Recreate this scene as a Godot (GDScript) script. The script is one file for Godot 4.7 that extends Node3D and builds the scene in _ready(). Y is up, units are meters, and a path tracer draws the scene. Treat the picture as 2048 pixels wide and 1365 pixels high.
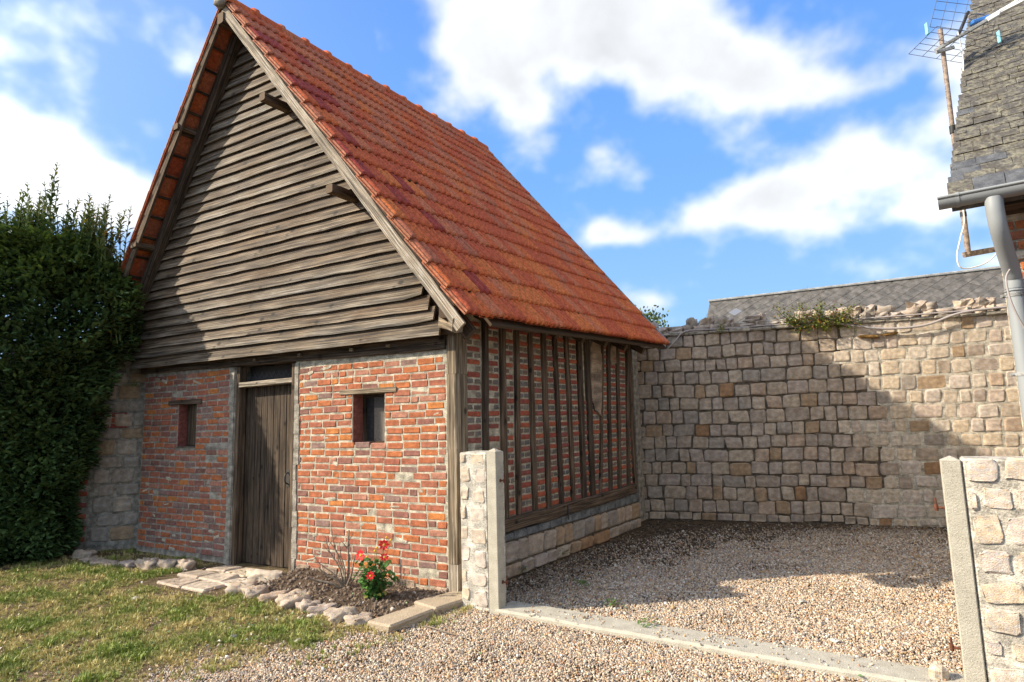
extends Node3D

var rng := RandomNumberGenerator.new()
var M := {}
var T := {}
var taken := {}
var world_noise := FastNoiseLite.new()

# ------------------------------------------------------------------ helpers: nodes
func numbered(called: String, parent: Node) -> String:
	var key := str(parent.get_instance_id()) + called
	var n: int = taken.get(key, 0)
	taken[key] = n + 1
	return called if n == 0 else "%s_%03d" % [called, n]

func thing(called: String, label: String, category: String, at := Vector3.ZERO, turn := 0.0, group := "") -> Node3D:
	var o := Node3D.new()
	o.name = numbered(called, self)
	add_child(o, true)
	o.position = at
	o.rotation.y = turn
	tag(o, label, category, group)
	return o

func tag(o: Node, label: String, category: String, group := "") -> void:
	o.set_meta("label", label)
	o.set_meta("category", category)
	if group != "":
		o.set_meta("group", group)

func part(called: String, mesh: Mesh, mat: Material, parent: Node = self, xf := Transform3D.IDENTITY) -> MeshInstance3D:
	var o := MeshInstance3D.new()
	o.name = numbered(called, parent)
	o.mesh = mesh
	if mat != null:
		o.material_override = mat
	o.transform = xf
	parent.add_child(o, true)
	return o

func struct(called: String, mesh: Mesh, mat: Material) -> MeshInstance3D:
	var o := part(called, mesh, mat)
	o.set_meta("kind", "structure")
	return o

func many(called: String, mesh: Mesh, mat: Material, xfs: Array, cols: Array, parent: Node = self) -> MultiMeshInstance3D:
	var mm := MultiMesh.new()
	mm.transform_format = MultiMesh.TRANSFORM_3D
	mm.use_colors = cols.size() > 0
	mm.mesh = mesh
	mm.instance_count = xfs.size()
	for i in xfs.size():
		mm.set_instance_transform(i, xfs[i])
		if cols.size() > 0:
			mm.set_instance_color(i, cols[i])
	var o := MultiMeshInstance3D.new()
	o.name = numbered(called, parent)
	o.multimesh = mm
	o.material_override = mat
	o.set_meta("kind", "stuff")
	parent.add_child(o, true)
	return o

# candidates: [xf, mesh, mat, size]; the largest `limit` become single parts, the rest one joined part
func emit_pieces(list: Array, called: String, rest: String, parent: Node, limit: int) -> void:
	var order := list.duplicate()
	order.sort_custom(func(a, b): return a[3] > b[3])
	var sts := {}
	for i in order.size():
		var c: Array = order[i]
		if i < limit:
			part(called, c[1], c[2], parent, c[0])
		else:
			if not sts.has(c[2]):
				var st := SurfaceTool.new()
				st.begin(Mesh.PRIMITIVE_TRIANGLES)
				sts[c[2]] = st
			append_mesh(sts[c[2]], c[1], c[0])
	if sts.size() > 0:
		var am := ArrayMesh.new()
		for m in sts:
			am = sts[m].commit(am)
			am.surface_set_material(am.get_surface_count() - 1, m)
		var o := part(rest, am, null, parent)
		o.set_meta("kind", "stuff")

# ------------------------------------------------------------------ helpers: meshes
func append_mesh(st: SurfaceTool, mesh: Mesh, xf: Transform3D) -> void:
	var a := mesh.surface_get_arrays(0)
	var v: PackedVector3Array = a[Mesh.ARRAY_VERTEX]
	var n: PackedVector3Array = a[Mesh.ARRAY_NORMAL]
	var uv = a[Mesh.ARRAY_TEX_UV]
	var ix: PackedInt32Array = a[Mesh.ARRAY_INDEX] if a[Mesh.ARRAY_INDEX] != null else PackedInt32Array(range(v.size()))
	var nb := xf.basis.inverse().transposed()
	for i in ix:
		st.set_normal((nb * n[i]).normalized())
		st.set_uv(uv[i] if uv != null else Vector2.ZERO)
		st.add_vertex(xf * v[i])

func begin() -> SurfaceTool:
	var st := SurfaceTool.new()
	st.begin(Mesh.PRIMITIVE_TRIANGLES)
	return st

func done(st: SurfaceTool) -> ArrayMesh:
	st.generate_normals()
	return st.commit()

# a b c d counter-clockwise seen from outside
func quad(st: SurfaceTool, a: Vector3, b: Vector3, c: Vector3, d: Vector3, ua := Vector2.ZERO, ub := Vector2.ZERO, uc := Vector2.ZERO, ud := Vector2.ZERO) -> void:
	st.set_uv(ua); st.add_vertex(a)
	st.set_uv(uc); st.add_vertex(c)
	st.set_uv(ub); st.add_vertex(b)
	st.set_uv(ua); st.add_vertex(a)
	st.set_uv(ud); st.add_vertex(d)
	st.set_uv(uc); st.add_vertex(c)

func tri(st: SurfaceTool, a: Vector3, b: Vector3, c: Vector3) -> void:
	st.set_uv(Vector2.ZERO)
	st.add_vertex(a); st.add_vertex(c); st.add_vertex(b)

func grain_uv(p: Vector3, s: Vector3) -> Vector2:
	if s.x >= s.y and s.x >= s.z:
		return Vector2(p.x, p.y + p.z)
	if s.y >= s.z:
		return Vector2(p.y, p.x + p.z)
	return Vector2(p.z, p.x + p.y)

# bevelled box centred on the origin; jit moves its corners; uv runs along the longest side
func add_box(st: SurfaceTool, size: Vector3, bev := 0.004, jit := 0.0, xf := Transform3D.IDENTITY, uvo := Vector2.ZERO) -> void:
	st.set_smooth_group(-1)
	var h := size * 0.5
	var b := minf(bev, minf(h.x, minf(h.y, h.z)) * 0.6)
	var V := {}
	for sx in [-1, 1]:
		for sy in [-1, 1]:
			for sz in [-1, 1]:
				var j := Vector3(rng.randf_range(-jit, jit), rng.randf_range(-jit, jit), rng.randf_range(-jit, jit))
				for ax in 3:
					var p := Vector3(sx * h.x, sy * h.y, sz * h.z)
					for k in 3:
						if k != ax:
							p[k] -= signf(p[k]) * b
					V[Vector4i(sx, sy, sz, ax)] = p + j
	var e := func(a: Vector3, bb: Vector3, c: Vector3, d: Vector3):
		quad(st, xf * a, xf * bb, xf * c, xf * d, grain_uv(a, size) + uvo, grain_uv(bb, size) + uvo, grain_uv(c, size) + uvo, grain_uv(d, size) + uvo)
	for ax in 3:
		var u: int = (ax + 1) % 3
		var v: int = (ax + 2) % 3
		for s in [-1, 1]:
			var k := []
			for q in [[-1, -1], [1, -1], [1, 1], [-1, 1]]:
				var w := [0, 0, 0]
				w[ax] = s; w[u] = q[0]; w[v] = q[1]
				k.append(V[Vector4i(w[0], w[1], w[2], ax)])
			if s > 0:
				e.call(k[0], k[1], k[2], k[3])
			else:
				e.call(k[3], k[2], k[1], k[0])
		# edges parallel to ax
		for su in [-1, 1]:
			for sv in [-1, 1]:
				var lo := [0, 0, 0]
				lo[ax] = -1; lo[u] = su; lo[v] = sv
				var hi := lo.duplicate()
				hi[ax] = 1
				var a: Vector3 = V[Vector4i(lo[0], lo[1], lo[2], u)]
				var bq: Vector3 = V[Vector4i(hi[0], hi[1], hi[2], u)]
				var c: Vector3 = V[Vector4i(hi[0], hi[1], hi[2], v)]
				var d: Vector3 = V[Vector4i(lo[0], lo[1], lo[2], v)]
				if su * sv > 0:
					e.call(a, d, c, bq)
				else:
					e.call(a, bq, c, d)
	for sx in [-1, 1]:
		for sy in [-1, 1]:
			for sz in [-1, 1]:
				var a: Vector3 = V[Vector4i(sx, sy, sz, 0)]
				var bq: Vector3 = V[Vector4i(sx, sy, sz, 1)]
				var c: Vector3 = V[Vector4i(sx, sy, sz, 2)]
				if sx * sy * sz > 0:
					tri(st, xf * a, xf * bq, xf * c)
				else:
					tri(st, xf * a, xf * c, xf * bq)

func box(size: Vector3, bev := 0.004, jit := 0.0) -> ArrayMesh:
	var st := begin()
	add_box(st, size, bev, jit, Transform3D.IDENTITY, Vector2(rng.randf() * 5.0, rng.randf() * 5.0))
	return done(st)

func span(st: SurfaceTool, x0: float, x1: float, y0: float, y1: float, z0: float, z1: float, bev := 0.003, jit := 0.0) -> void:
	add_box(st, Vector3(x1 - x0, y1 - y0, z1 - z0), bev, jit, Transform3D(Basis.IDENTITY, Vector3((x0 + x1) / 2, (y0 + y1) / 2, (z0 + z1) / 2)), Vector2(rng.randf() * 5.0, rng.randf() * 5.0))

func span_mesh(x0: float, x1: float, y0: float, y1: float, z0: float, z1: float, bev := 0.003, jit := 0.0) -> ArrayMesh:
	var st := begin()
	span(st, x0, x1, y0, y1, z0, z1, bev, jit)
	return done(st)

# a beam between two points with a rectangular, slightly uneven section
func add_beam(st: SurfaceTool, p0: Vector3, p1: Vector3, w: float, d: float, out: Vector3, rough := 0.0, n := 1, bev := 0.006) -> void:
	var dir := (p1 - p0).normalized()
	var side := dir.cross(out).normalized()
	var o2 := side.cross(dir).normalized()
	var rings := []
	var uo := Vector2(rng.randf() * 7.0, rng.randf() * 7.0)
	var L := p0.distance_to(p1)
	for i in n + 1:
		var t := float(i) / n
		var c := p0.lerp(p1, t) + side * rng.randf_range(-rough, rough) + o2 * rng.randf_range(-rough, rough) * 0.5
		var hw := w * 0.5 * (1.0 + rng.randf_range(-rough, rough) * 4.0)
		var hd := d * 0.5
		var r := []
		for q in [[-1, -1, 0, 1], [-1, -1, 1, 0], [1, -1, -1, 0], [1, -1, 0, 1], [1, 1, 0, -1], [1, 1, -1, 0], [-1, 1, 1, 0], [-1, 1, 0, -1]]:
			r.append(c + side * (q[0] * hw + q[2] * bev) + o2 * (q[1] * hd + q[3] * bev))
		rings.append(r)
	st.set_smooth_group(-1)
	var per := [0.0, bev, w, w + bev, w + d, w + d + bev, 2 * w + d, 2 * w + d + bev, 2 * w + 2 * d]
	for i in n:
		for k in 8:
			var k2 := (k + 1) % 8
			var u0 := L * i / n
			var u1 := L * (i + 1) / n
			# ring order runs counter-clockwise seen along -dir
			quad(st, rings[i][k2], rings[i][k], rings[i + 1][k], rings[i + 1][k2], uo + Vector2(u0, per[k + 1]), uo + Vector2(u0, per[k]), uo + Vector2(u1, per[k]), uo + Vector2(u1, per[k + 1]))
	for e in 2:
		var r: Array = rings[0] if e == 0 else rings[n]
		for k in range(1, 7):
			if e == 0:
				tri(st, r[0], r[k], r[k + 1])
			else:
				tri(st, r[0], r[k + 1], r[k])

func beam(p0: Vector3, p1: Vector3, w: float, d: float, out: Vector3, rough := 0.0, n := 1, bev := 0.006) -> ArrayMesh:
	var st := begin()
	add_beam(st, p0, p1, w, d, out, rough, n, bev)
	return done(st)

func add_tube(st: SurfaceTool, pts: Array, radii: Array, sides := 8, caps := true) -> void:
	st.set_smooth_group(1)
	var rings := []
	var ref := Vector3(0.31, 0.2, 0.93)
	for i in pts.size():
		var d: Vector3 = (pts[mini(i + 1, pts.size() - 1)] - pts[maxi(i - 1, 0)]).normalized()
		var a := d.cross(ref)
		if a.length() < 0.05:
			a = d.cross(Vector3(1, 0, 0))
		a = a.normalized()
		var b := d.cross(a).normalized()
		ref = a.cross(d)
		var r := []
		for k in sides:
			var t := TAU * k / sides
			r.append(pts[i] + (a * cos(t) + b * sin(t)) * radii[mini(i, radii.size() - 1)])
		rings.append(r)
	for i in pts.size() - 1:
		for k in sides:
			var k2 := (k + 1) % sides
			quad(st, rings[i][k], rings[i][k2], rings[i + 1][k2], rings[i + 1][k])
	if caps:
		st.set_smooth_group(-1)
		var n := pts.size() - 1
		for k in range(1, sides - 1):
			tri(st, rings[0][0], rings[0][k + 1], rings[0][k])
			tri(st, rings[n][0], rings[n][k], rings[n][k + 1])

func tube(pts: Array, r, sides := 8) -> ArrayMesh:
	var st := begin()
	add_tube(st, pts, r if r is Array else [r], sides)
	return done(st)

func smooth_path(pts: Array, per := 6) -> Array:
	var c := Curve3D.new()
	for i in pts.size():
		var t: Vector3 = (pts[mini(i + 1, pts.size() - 1)] - pts[maxi(i - 1, 0)]) / 6.0
		c.add_point(pts[i], -t, t)
	var out := []
	for i in pts.size() - 1:
		for k in per:
			out.append(c.sample(i, float(k) / per))
	out.append(pts[-1])
	return out

# domed face stone: unit square in x/y, unit depth in z, outermost ring at z = 0
func stone_face(seed_: int, n := 5, round_ := 0.10, flat := 0.4, ragged := 0.13) -> ArrayMesh:
	var r := RandomNumberGenerator.new()
	r.seed = seed_
	var nz := FastNoiseLite.new()
	nz.seed = seed_
	nz.frequency = 0.9
	var pts := []
	var skew := Vector2(r.randf_range(-0.08, 0.08), r.randf_range(-0.06, 0.06))
	var tilt := Vector2(r.randf_range(-0.3, 0.3), r.randf_range(-0.3, 0.3))
	for j in n + 1:
		for i in n + 1:
			var u := -1.0 + 2.0 * i / n
			var v := -1.0 + 2.0 * j / n
			u = signf(u) * pow(absf(u), 0.24)
			v = signf(v) * pow(absf(v), 0.24)
			var m := maxf(absf(u), absf(v))
			var cr := pow(absf(u * v), 2.0)
			var x := u * (1.0 - round_ * cr) + skew.x * v
			var y := v * (1.0 - round_ * cr) + skew.y * u
			x += nz.get_noise_2d(u * 2.0, v * 2.0 + 7.0) * ragged
			y += nz.get_noise_2d(u * 2.0 + 31.0, v * 2.0) * ragged
			var z := 0.0
			if m < 0.99:
				z = 1.0 - flat * 0.5 * pow(m, 3.0) + nz.get_noise_2d(u * 3.0 + 90.0, v * 3.0) * 0.9 + (tilt.x * u + tilt.y * v)
				z = maxf(z, 0.25)
			pts.append(Vector3(x * 0.5, y * 0.5, z))
	var st := begin()
	st.set_smooth_group(1)
	for j in n:
		for i in n:
			var a: int = j * (n + 1) + i
			quad(st, pts[a], pts[a + 1], pts[a + n + 2], pts[a + n + 1])
	return done(st)

# a loose rock of about unit size
func rock(seed_: int, rings := 5, segs := 9, amp := 0.35, squarish := 0.6, facets := false) -> ArrayMesh:
	var nz := FastNoiseLite.new()
	nz.seed = seed_
	nz.frequency = 0.8
	var st := begin()
	st.set_smooth_group(-1 if facets else 1)
	var P := []
	for j in rings + 1:
		var row := []
		for i in segs:
			var th := PI * j / rings
			var ph := TAU * i / segs
			var d := Vector3(sin(th) * cos(ph), cos(th), sin(th) * sin(ph))
			var pw := 4.0 if squarish <= 1.0 else 9.0
			var k := 1.0 / pow(pow(absf(d.x), pw) + pow(absf(d.y), pw) + pow(absf(d.z), pw), 1.0 / pw)
			row.append(d * 0.5 * lerpf(1.0, k, minf(squarish, 1.0)) * (1.0 + amp * nz.get_noise_3dv(d * 1.6) + amp * 0.55 * nz.get_noise_3dv(d * 5.0)))
		P.append(row)
	for j in rings:
		for i in segs:
			var i2 := (i + 1) % segs
			quad(st, P[j][i], P[j][i2], P[j + 1][i2], P[j + 1][i])
	return done(st)

# ------------------------------------------------------------------ helpers: textures and materials
func noise_bytes(seed_: int, freq: float, w: int, h: int, oct := 4, type := FastNoiseLite.TYPE_SIMPLEX_SMOOTH) -> PackedByteArray:
	var n := FastNoiseLite.new()
	n.seed = seed_
	n.frequency = freq
	n.noise_type = type
	n.fractal_octaves = oct
	if type == FastNoiseLite.TYPE_CELLULAR:
		n.fractal_type = FastNoiseLite.FRACTAL_NONE
		n.cellular_return_type = FastNoiseLite.RETURN_CELL_VALUE
	var im := n.get_seamless_image(w, h, false, false, 0.12)
	im.convert(Image.FORMAT_L8)
	return im.get_data()

func tex_of(size: int, fn: Callable, format := Image.FORMAT_L8) -> ImageTexture:
	var per := 1 if format == Image.FORMAT_L8 else 3
	var b := PackedByteArray()
	b.resize(size * size * per)
	for i in size * size:
		if per == 1:
			b[i] = clampi(int(fn.call(i) * 255.0), 0, 255)
		else:
			var c: Color = fn.call(i)
			b[i * 3] = clampi(int(c.r * 255.0), 0, 255)
			b[i * 3 + 1] = clampi(int(c.g * 255.0), 0, 255)
			b[i * 3 + 2] = clampi(int(c.b * 255.0), 0, 255)
	return ImageTexture.create_from_image(Image.create_from_data(size, size, false, format, b))

func lin(r: float, g: float, b: float) -> Color:
	return Color(r, g, b).linear_to_srgb()

# how: uv = use mesh uvs instead of world triplanar
func mk(name_: String, c: Color, rough: float, tex: Texture2D = null, scale_ := 1.0, bump: Texture2D = null, bump_cm := 0.0, uv := false) -> StandardMaterial3D:
	var m := StandardMaterial3D.new()
	m.resource_name = name_
	m.albedo_color = c
	m.roughness = rough
	m.metallic_specular = 0.4
	if tex != null or bump != null:
		m.albedo_texture = tex
		if bump != null:
			m.heightmap_enabled = true
			m.heightmap_texture = bump
			m.heightmap_scale = bump_cm
		m.uv1_scale = Vector3.ONE * scale_
		if not uv:
			m.uv1_triplanar = true
			m.uv1_world_triplanar = true
	if uv:
		m.uv1_scale = Vector3(0.30 * scale_, 1.7 * scale_, 1.0)
	M[name_] = m
	return m

func pick(prefix: String, n: int) -> StandardMaterial3D:
	return M[prefix + str(rng.randi() % n)]

func make_textures() -> void:
	var N := 512
	var a := noise_bytes(1, 0.012, N, N, 5)
	var b := noise_bytes(2, 0.09, N, N, 3)
	var c := noise_bytes(3, 0.25, N, N, 2)
	var d := noise_bytes(8, 0.03, N, N, 4)
	T.grunge = tex_of(N, func(i): return 0.62 + (a[i] / 255.0 - 0.5) * 0.55 + (b[i] / 255.0 - 0.5) * 0.4 + (c[i] / 255.0 - 0.5) * 0.35 + 0.12)
	T.fine = tex_of(N, func(i): return 0.5 + (b[i] / 255.0 - 0.5) * 0.8 + (c[i] / 255.0 - 0.5) * 0.7)
	T.stone = tex_of(N, func(i):
		var t := (a[i] / 255.0 - 0.5) * 0.55 + (b[i] / 255.0 - 0.5) * 0.4 + (c[i] / 255.0 - 0.5) * 0.4
		var w := (d[i] / 255.0 - 0.5) * 0.5
		return Color(0.82 + t * 0.6 + w * 0.25, 0.80 + t * 0.62, 0.78 + t * 0.62 - w * 0.35), Image.FORMAT_RGB8)
	T.brick = tex_of(N, func(i):
		var t := (a[i] / 255.0 - 0.5) * 0.5 + (b[i] / 255.0 - 0.5) * 0.65 + (c[i] / 255.0 - 0.5) * 0.5
		var s := smoothstep(0.62, 0.80, d[i] / 255.0) * 0.18
		var k := 0.78 + t * 0.75
		return Color(lerpf(k, 0.92, s), lerpf(k * 0.97, 0.9, s), lerpf(k * 0.95, 0.86, s)), Image.FORMAT_RGB8)
	T.tile = tex_of(N, func(i):
		var t := (a[i] / 255.0 - 0.5) * 0.5 + (b[i] / 255.0 - 0.5) * 0.5 + (c[i] / 255.0 - 0.5) * 0.35
		var s := smoothstep(0.55, 0.70, d[i] / 255.0) * 0.55
		var k := 0.8 + t * 0.7
		return Color(lerpf(k, 0.42, s), lerpf(k, 0.55, s), lerpf(k, 0.66, s)), Image.FORMAT_RGB8)
	# wood: narrow noise stretched along u
	var narrow := FastNoiseLite.new()
	narrow.seed = 5
	narrow.frequency = 0.05
	narrow.fractal_octaves = 4
	var im := narrow.get_seamless_image(48, 512)
	im.convert(Image.FORMAT_L8)
	im.resize(512, 512, Image.INTERPOLATE_CUBIC)
	var g := im.get_data()
	narrow.seed = 6
	narrow.frequency = 0.14
	im = narrow.get_seamless_image(24, 512)
	im.convert(Image.FORMAT_L8)
	im.resize(512, 512, Image.INTERPOLATE_CUBIC)
	var g2 := im.get_data()
	var knots := PackedFloat32Array()
	knots.resize(N * N)
	knots.fill(1.0)
	for q in 10:
		var kx := rng.randi() % N
		var ky := rng.randi() % N
		var kr := rng.randf_range(0.7, 1.5)
		for yy in range(-34, 35):
			for xx in range(-14, 15):
				var dd := sqrt(pow(xx / (3.2 * kr), 2.0) + pow(yy / (13.0 * kr), 2.0))
				var at := posmod(ky + yy, N) * N + posmod(kx + xx, N)
				knots[at] = minf(knots[at], lerpf(0.5, 1.0, smoothstep(0.4, 2.0, dd)))
	T.wood = tex_of(N, func(i):
		var t := (g[i] / 255.0 - 0.5) * 0.9 + (g2[i] / 255.0 - 0.5) * 0.8
		var w := smoothstep(0.52, 0.72, g[i] / 255.0 * 0.55 + d[i] / 255.0 * 0.45)
		var k := 0.70 + t * 0.62 + (a[i] / 255.0 - 0.5) * 0.3
		k *= knots[i]
		return Color(lerpf(k, 0.95, w * 0.6), lerpf(k * 0.94, 0.95, w * 0.6), lerpf(k * 0.86, 0.93, w * 0.6)), Image.FORMAT_RGB8)
	T.wood_h = tex_of(N, func(i): return 0.5 + (g[i] / 255.0 - 0.5) * 0.8 + (g2[i] / 255.0 - 0.5) * 0.8)
	# gravel: cells coloured one by one
	var cell := noise_bytes(11, 0.07, 1024, 1024, 1, FastNoiseLite.TYPE_CELLULAR)
	var soft := noise_bytes(12, 0.01, 1024, 1024, 4)
	var fin := noise_bytes(13, 0.2, 1024, 1024, 2)
	T.gravel = tex_of(1024, func(i):
		var v := cell[i] / 255.0
		var k := 0.62 + (soft[i] / 255.0 - 0.5) * 0.5 + (fin[i] / 255.0 - 0.5) * 0.4
		var q := Color(0.62, 0.56, 0.48)
		if v < 0.3: q = Color(0.50, 0.43, 0.36)
		elif v < 0.45: q = Color(0.70, 0.62, 0.50)
		elif v < 0.6: q = Color(0.56, 0.48, 0.38)
		elif v < 0.75: q = Color(0.82, 0.77, 0.70)
		return q * k * 1.35, Image.FORMAT_RGB8)
	T.gravel_h = tex_of(1024, func(i): return cell[i] / 255.0 * 0.6 + fin[i] / 255.0 * 0.3)
	T.soil = tex_of(N, func(i):
		var t := (a[i] / 255.0 - 0.5) * 0.6 + (b[i] / 255.0 - 0.5) * 0.8 + (c[i] / 255.0 - 0.5) * 0.8
		return Color(0.75 + t * 0.7, 0.72 + t * 0.7, 0.68 + t * 0.7), Image.FORMAT_RGB8)
	T.concrete = tex_of(N, func(i):
		var s := 0.0
		if c[i] > 176: s = -0.28
		if c[i] < 84: s = 0.12
		return Color(1, 0.985, 0.95) * (0.88 + s + (a[i] / 255.0 - 0.5) * 0.14 + (b[i] / 255.0 - 0.5) * 0.10), Image.FORMAT_RGB8)
	T.lichen = tex_of(N, func(i):
		var s := smoothstep(0.53, 0.59, d[i] / 255.0 * 0.6 + b[i] / 255.0 * 0.4)
		var s2 := smoothstep(0.56, 0.66, a[i] / 255.0)
		var k := 0.36 + (b[i] / 255.0 - 0.5) * 0.25 + (c[i] / 255.0 - 0.5) * 0.15
		var base := Color(k, k * 0.975, k * 0.93).lerp(Color(0.36, 0.32, 0.25), s2 * 0.45)
		return base.lerp(Color(0.80, 0.775, 0.66) * (0.85 + (c[i] / 255.0 - 0.5) * 0.5), s * 0.62), Image.FORMAT_RGB8)

func make_materials() -> void:
	var bricks := [[0.64, 0.185, 0.065], [0.58, 0.165, 0.07], [0.52, 0.155, 0.085], [0.40, 0.15, 0.105], [0.58, 0.235, 0.145], [0.37, 0.20, 0.155], [0.72, 0.23, 0.06], [0.47, 0.31, 0.22], [0.54, 0.175, 0.095], [0.33, 0.14, 0.10]]
	for i in bricks.size():
		mk("brick" + str(i), lin(bricks[i][0] * 1.13, bricks[i][1] * 1.36, bricks[i][2] * 1.5), 0.9, T.brick, 2.6, T.fine, 0.5)
	var dark := [[0.48, 0.115, 0.06], [0.42, 0.10, 0.065], [0.36, 0.11, 0.08], [0.54, 0.135, 0.065]]
	for i in dark.size():
		mk("red" + str(i), lin(dark[i][0] * 1.25, dark[i][1] * 1.45, dark[i][2] * 1.6), 0.9, T.brick, 2.6, T.fine, 0.5)
	var fl := [[0.30, 0.28, 0.26], [0.22, 0.215, 0.215], [0.38, 0.34, 0.28], [0.26, 0.23, 0.195], [0.33, 0.24, 0.19]]
	for i in fl.size():
		mk("flint" + str(i), lin(fl[i][0], fl[i][1], fl[i][2]), 0.75, T.brick, 3.0, T.fine, 0.4)
	var stones := [[0.58, 0.49, 0.395], [0.55, 0.465, 0.385], [0.62, 0.53, 0.425], [0.50, 0.425, 0.355], [0.56, 0.48, 0.415], [0.46, 0.285, 0.16], [0.52, 0.385, 0.255], [0.47, 0.42, 0.365], [0.59, 0.465, 0.36]]
	for i in stones.size():
		mk("stone" + str(i), lin(stones[i][0] * 1.15, stones[i][1] * 1.15, stones[i][2] * 1.15), 0.95, T.stone, 1.7, T.fine, 0.8)
	var pale := [[0.86, 0.77, 0.65], [0.80, 0.70, 0.57], [0.86, 0.73, 0.56], [0.83, 0.74, 0.65], [0.78, 0.66, 0.56]]
	for i in pale.size():
		mk("pale" + str(i), lin(pale[i][0], pale[i][1], pale[i][2]), 0.95, T.stone, 2.2, T.fine, 0.45)
	var tiles := [[0.82, 0.20, 0.07], [0.76, 0.175, 0.07], [0.70, 0.155, 0.072], [0.74, 0.23, 0.11], [0.62, 0.20, 0.11], [0.48, 0.085, 0.055], [0.86, 0.24, 0.08]]
	for i in tiles.size():
		mk("tile" + str(i), lin(tiles[i][0] * 1.15, tiles[i][1] * 1.15, tiles[i][2] * 1.15), 0.9 if i != 5 else 0.6, T.tile, 2.9, T.fine, 0.25).metallic_specular = 0.2
	mk("fresh_clay", lin(0.58, 0.22, 0.11), 0.8, T.grunge, 2.0)
	var boards := [[0.38, 0.37, 0.35], [0.31, 0.295, 0.275], [0.41, 0.385, 0.35], [0.36, 0.355, 0.345], [0.28, 0.255, 0.225], [0.34, 0.305, 0.265]]
	for i in boards.size():
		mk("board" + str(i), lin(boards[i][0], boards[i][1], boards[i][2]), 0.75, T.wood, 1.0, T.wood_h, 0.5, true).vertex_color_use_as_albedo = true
	mk("timber_dark", lin(0.16, 0.125, 0.098), 0.9, T.wood, 1.1, T.wood_h, 0.7, true)
	mk("timber_brown", lin(0.24, 0.185, 0.14), 0.9, T.wood, 1.1, T.wood_h, 0.7, true)
	mk("timber_grey", lin(0.44, 0.385, 0.31), 0.9, T.wood, 1.1, T.wood_h, 0.7, true)
	mk("timber_pale", lin(0.60, 0.565, 0.51), 0.9, T.wood, 1.1, T.wood_h, 0.5, true)
	mk("door_wood", lin(0.135, 0.105, 0.08), 0.85, T.wood, 1.3, T.wood_h, 0.5, true)
	mk("mortar", lin(0.88, 0.79, 0.60), 0.98, T.grunge, 1.6, T.fine, 1.0)
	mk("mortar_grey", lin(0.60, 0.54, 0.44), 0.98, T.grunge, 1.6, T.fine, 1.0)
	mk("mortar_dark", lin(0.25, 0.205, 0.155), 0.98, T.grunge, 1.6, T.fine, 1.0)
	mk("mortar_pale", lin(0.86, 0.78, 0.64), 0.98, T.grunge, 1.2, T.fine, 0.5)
	mk("mortar_white", lin(0.86, 0.80, 0.68), 0.98, T.grunge, 1.2, T.fine, 0.5)
	mk("render_pink", lin(0.58, 0.43, 0.31), 0.98, T.grunge, 1.0, T.fine, 0.8)
	mk("fillet", lin(0.30, 0.31, 0.31), 0.95, T.grunge, 1.2, T.fine, 0.6)
	mk("concrete", lin(0.56, 0.53, 0.455), 0.95, T.concrete, 1.5, T.fine, 0.3)
	mk("slab", lin(0.52, 0.43, 0.325), 0.95, T.concrete, 0.9, T.fine, 0.4)
	mk("gravel_ground", lin(0.42, 0.345, 0.26), 0.97, T.gravel, 0.9, T.gravel_h, 2.0)
	mk("lawn_earth", lin(0.30, 0.235, 0.13), 1.0, T.soil, 1.3, T.fine, 2.0)
	mk("soil", lin(0.26, 0.19, 0.135), 1.0, T.soil, 2.0, T.fine, 2.5)
	mk("rust", lin(0.26, 0.09, 0.045), 0.85, T.grunge, 6.0, T.fine, 0.3)
	mk("iron", lin(0.05, 0.045, 0.04), 0.6)
	mk("slate", lin(0.74, 0.72, 0.68), 0.7, T.lichen, 0.65, T.fine, 0.5)
	mk("slate_bare", lin(0.19, 0.19, 0.185), 0.5, T.grunge, 2.0, T.fine, 0.3)
	for i in 3:
		var k: float = [0.20, 0.188, 0.212][i]
		mk("far_slate" + str(i), lin(k, k * 0.92, k * 0.83), 0.8, T.grunge, 0.8)
	mk("far_slate_blue", lin(0.16, 0.17, 0.19), 0.6)
	mk("ridge_cap", lin(0.52, 0.52, 0.50), 0.7, T.grunge, 0.7)
	mk("zinc", lin(0.27, 0.285, 0.29), 0.5)
	mk("lead_grey", lin(0.30, 0.32, 0.33), 0.55, T.grunge, 1.3)
	mk("mast_paint", lin(0.50, 0.38, 0.30), 0.6, T.grunge, 4.0)
	mk("white_plastic", lin(0.80, 0.79, 0.77), 0.5)
	mk("blue_plastic", lin(0.05, 0.20, 0.55), 0.4)
	mk("cyan_plastic", lin(0.25, 0.62, 0.72), 0.4)
	mk("wire_metal", lin(0.10, 0.10, 0.11), 0.6)
	mk("cable_grey", lin(0.36, 0.32, 0.30), 0.7)
	mk("cable_black", lin(0.03, 0.03, 0.03), 0.6)
	mk("foam", lin(0.62, 0.36, 0.11), 0.9, T.grunge, 4.0, T.fine, 1.0)
	mk("interior", lin(0.05, 0.045, 0.04), 1.0)
	mk("grime_pane", lin(0.045, 0.043, 0.042), 0.5, T.grunge, 3.0)
	mk("curtain", lin(0.46, 0.44, 0.42), 0.9, T.wood, 2.0, T.wood_h, 0.3, true)
	mk("bark", lin(0.16, 0.12, 0.085), 0.95, T.grunge, 5.0, T.fine, 0.6)
	mk("dry_stem", lin(0.42, 0.33, 0.24), 0.9, T.grunge, 6.0)
	mk("green_stem", lin(0.13, 0.17, 0.05), 0.7)
	mk("petal", lin(0.58, 0.012, 0.012), 0.55)
	M.petal.backlight_enabled = true
	M.petal.backlight = Color(0.5, 0.02, 0.02)
	mk("flower_centre", lin(0.65, 0.38, 0.04), 0.8)
	mk("moss", lin(0.055, 0.065, 0.02), 1.0, T.grunge, 6.0, T.fine, 1.5)
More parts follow.
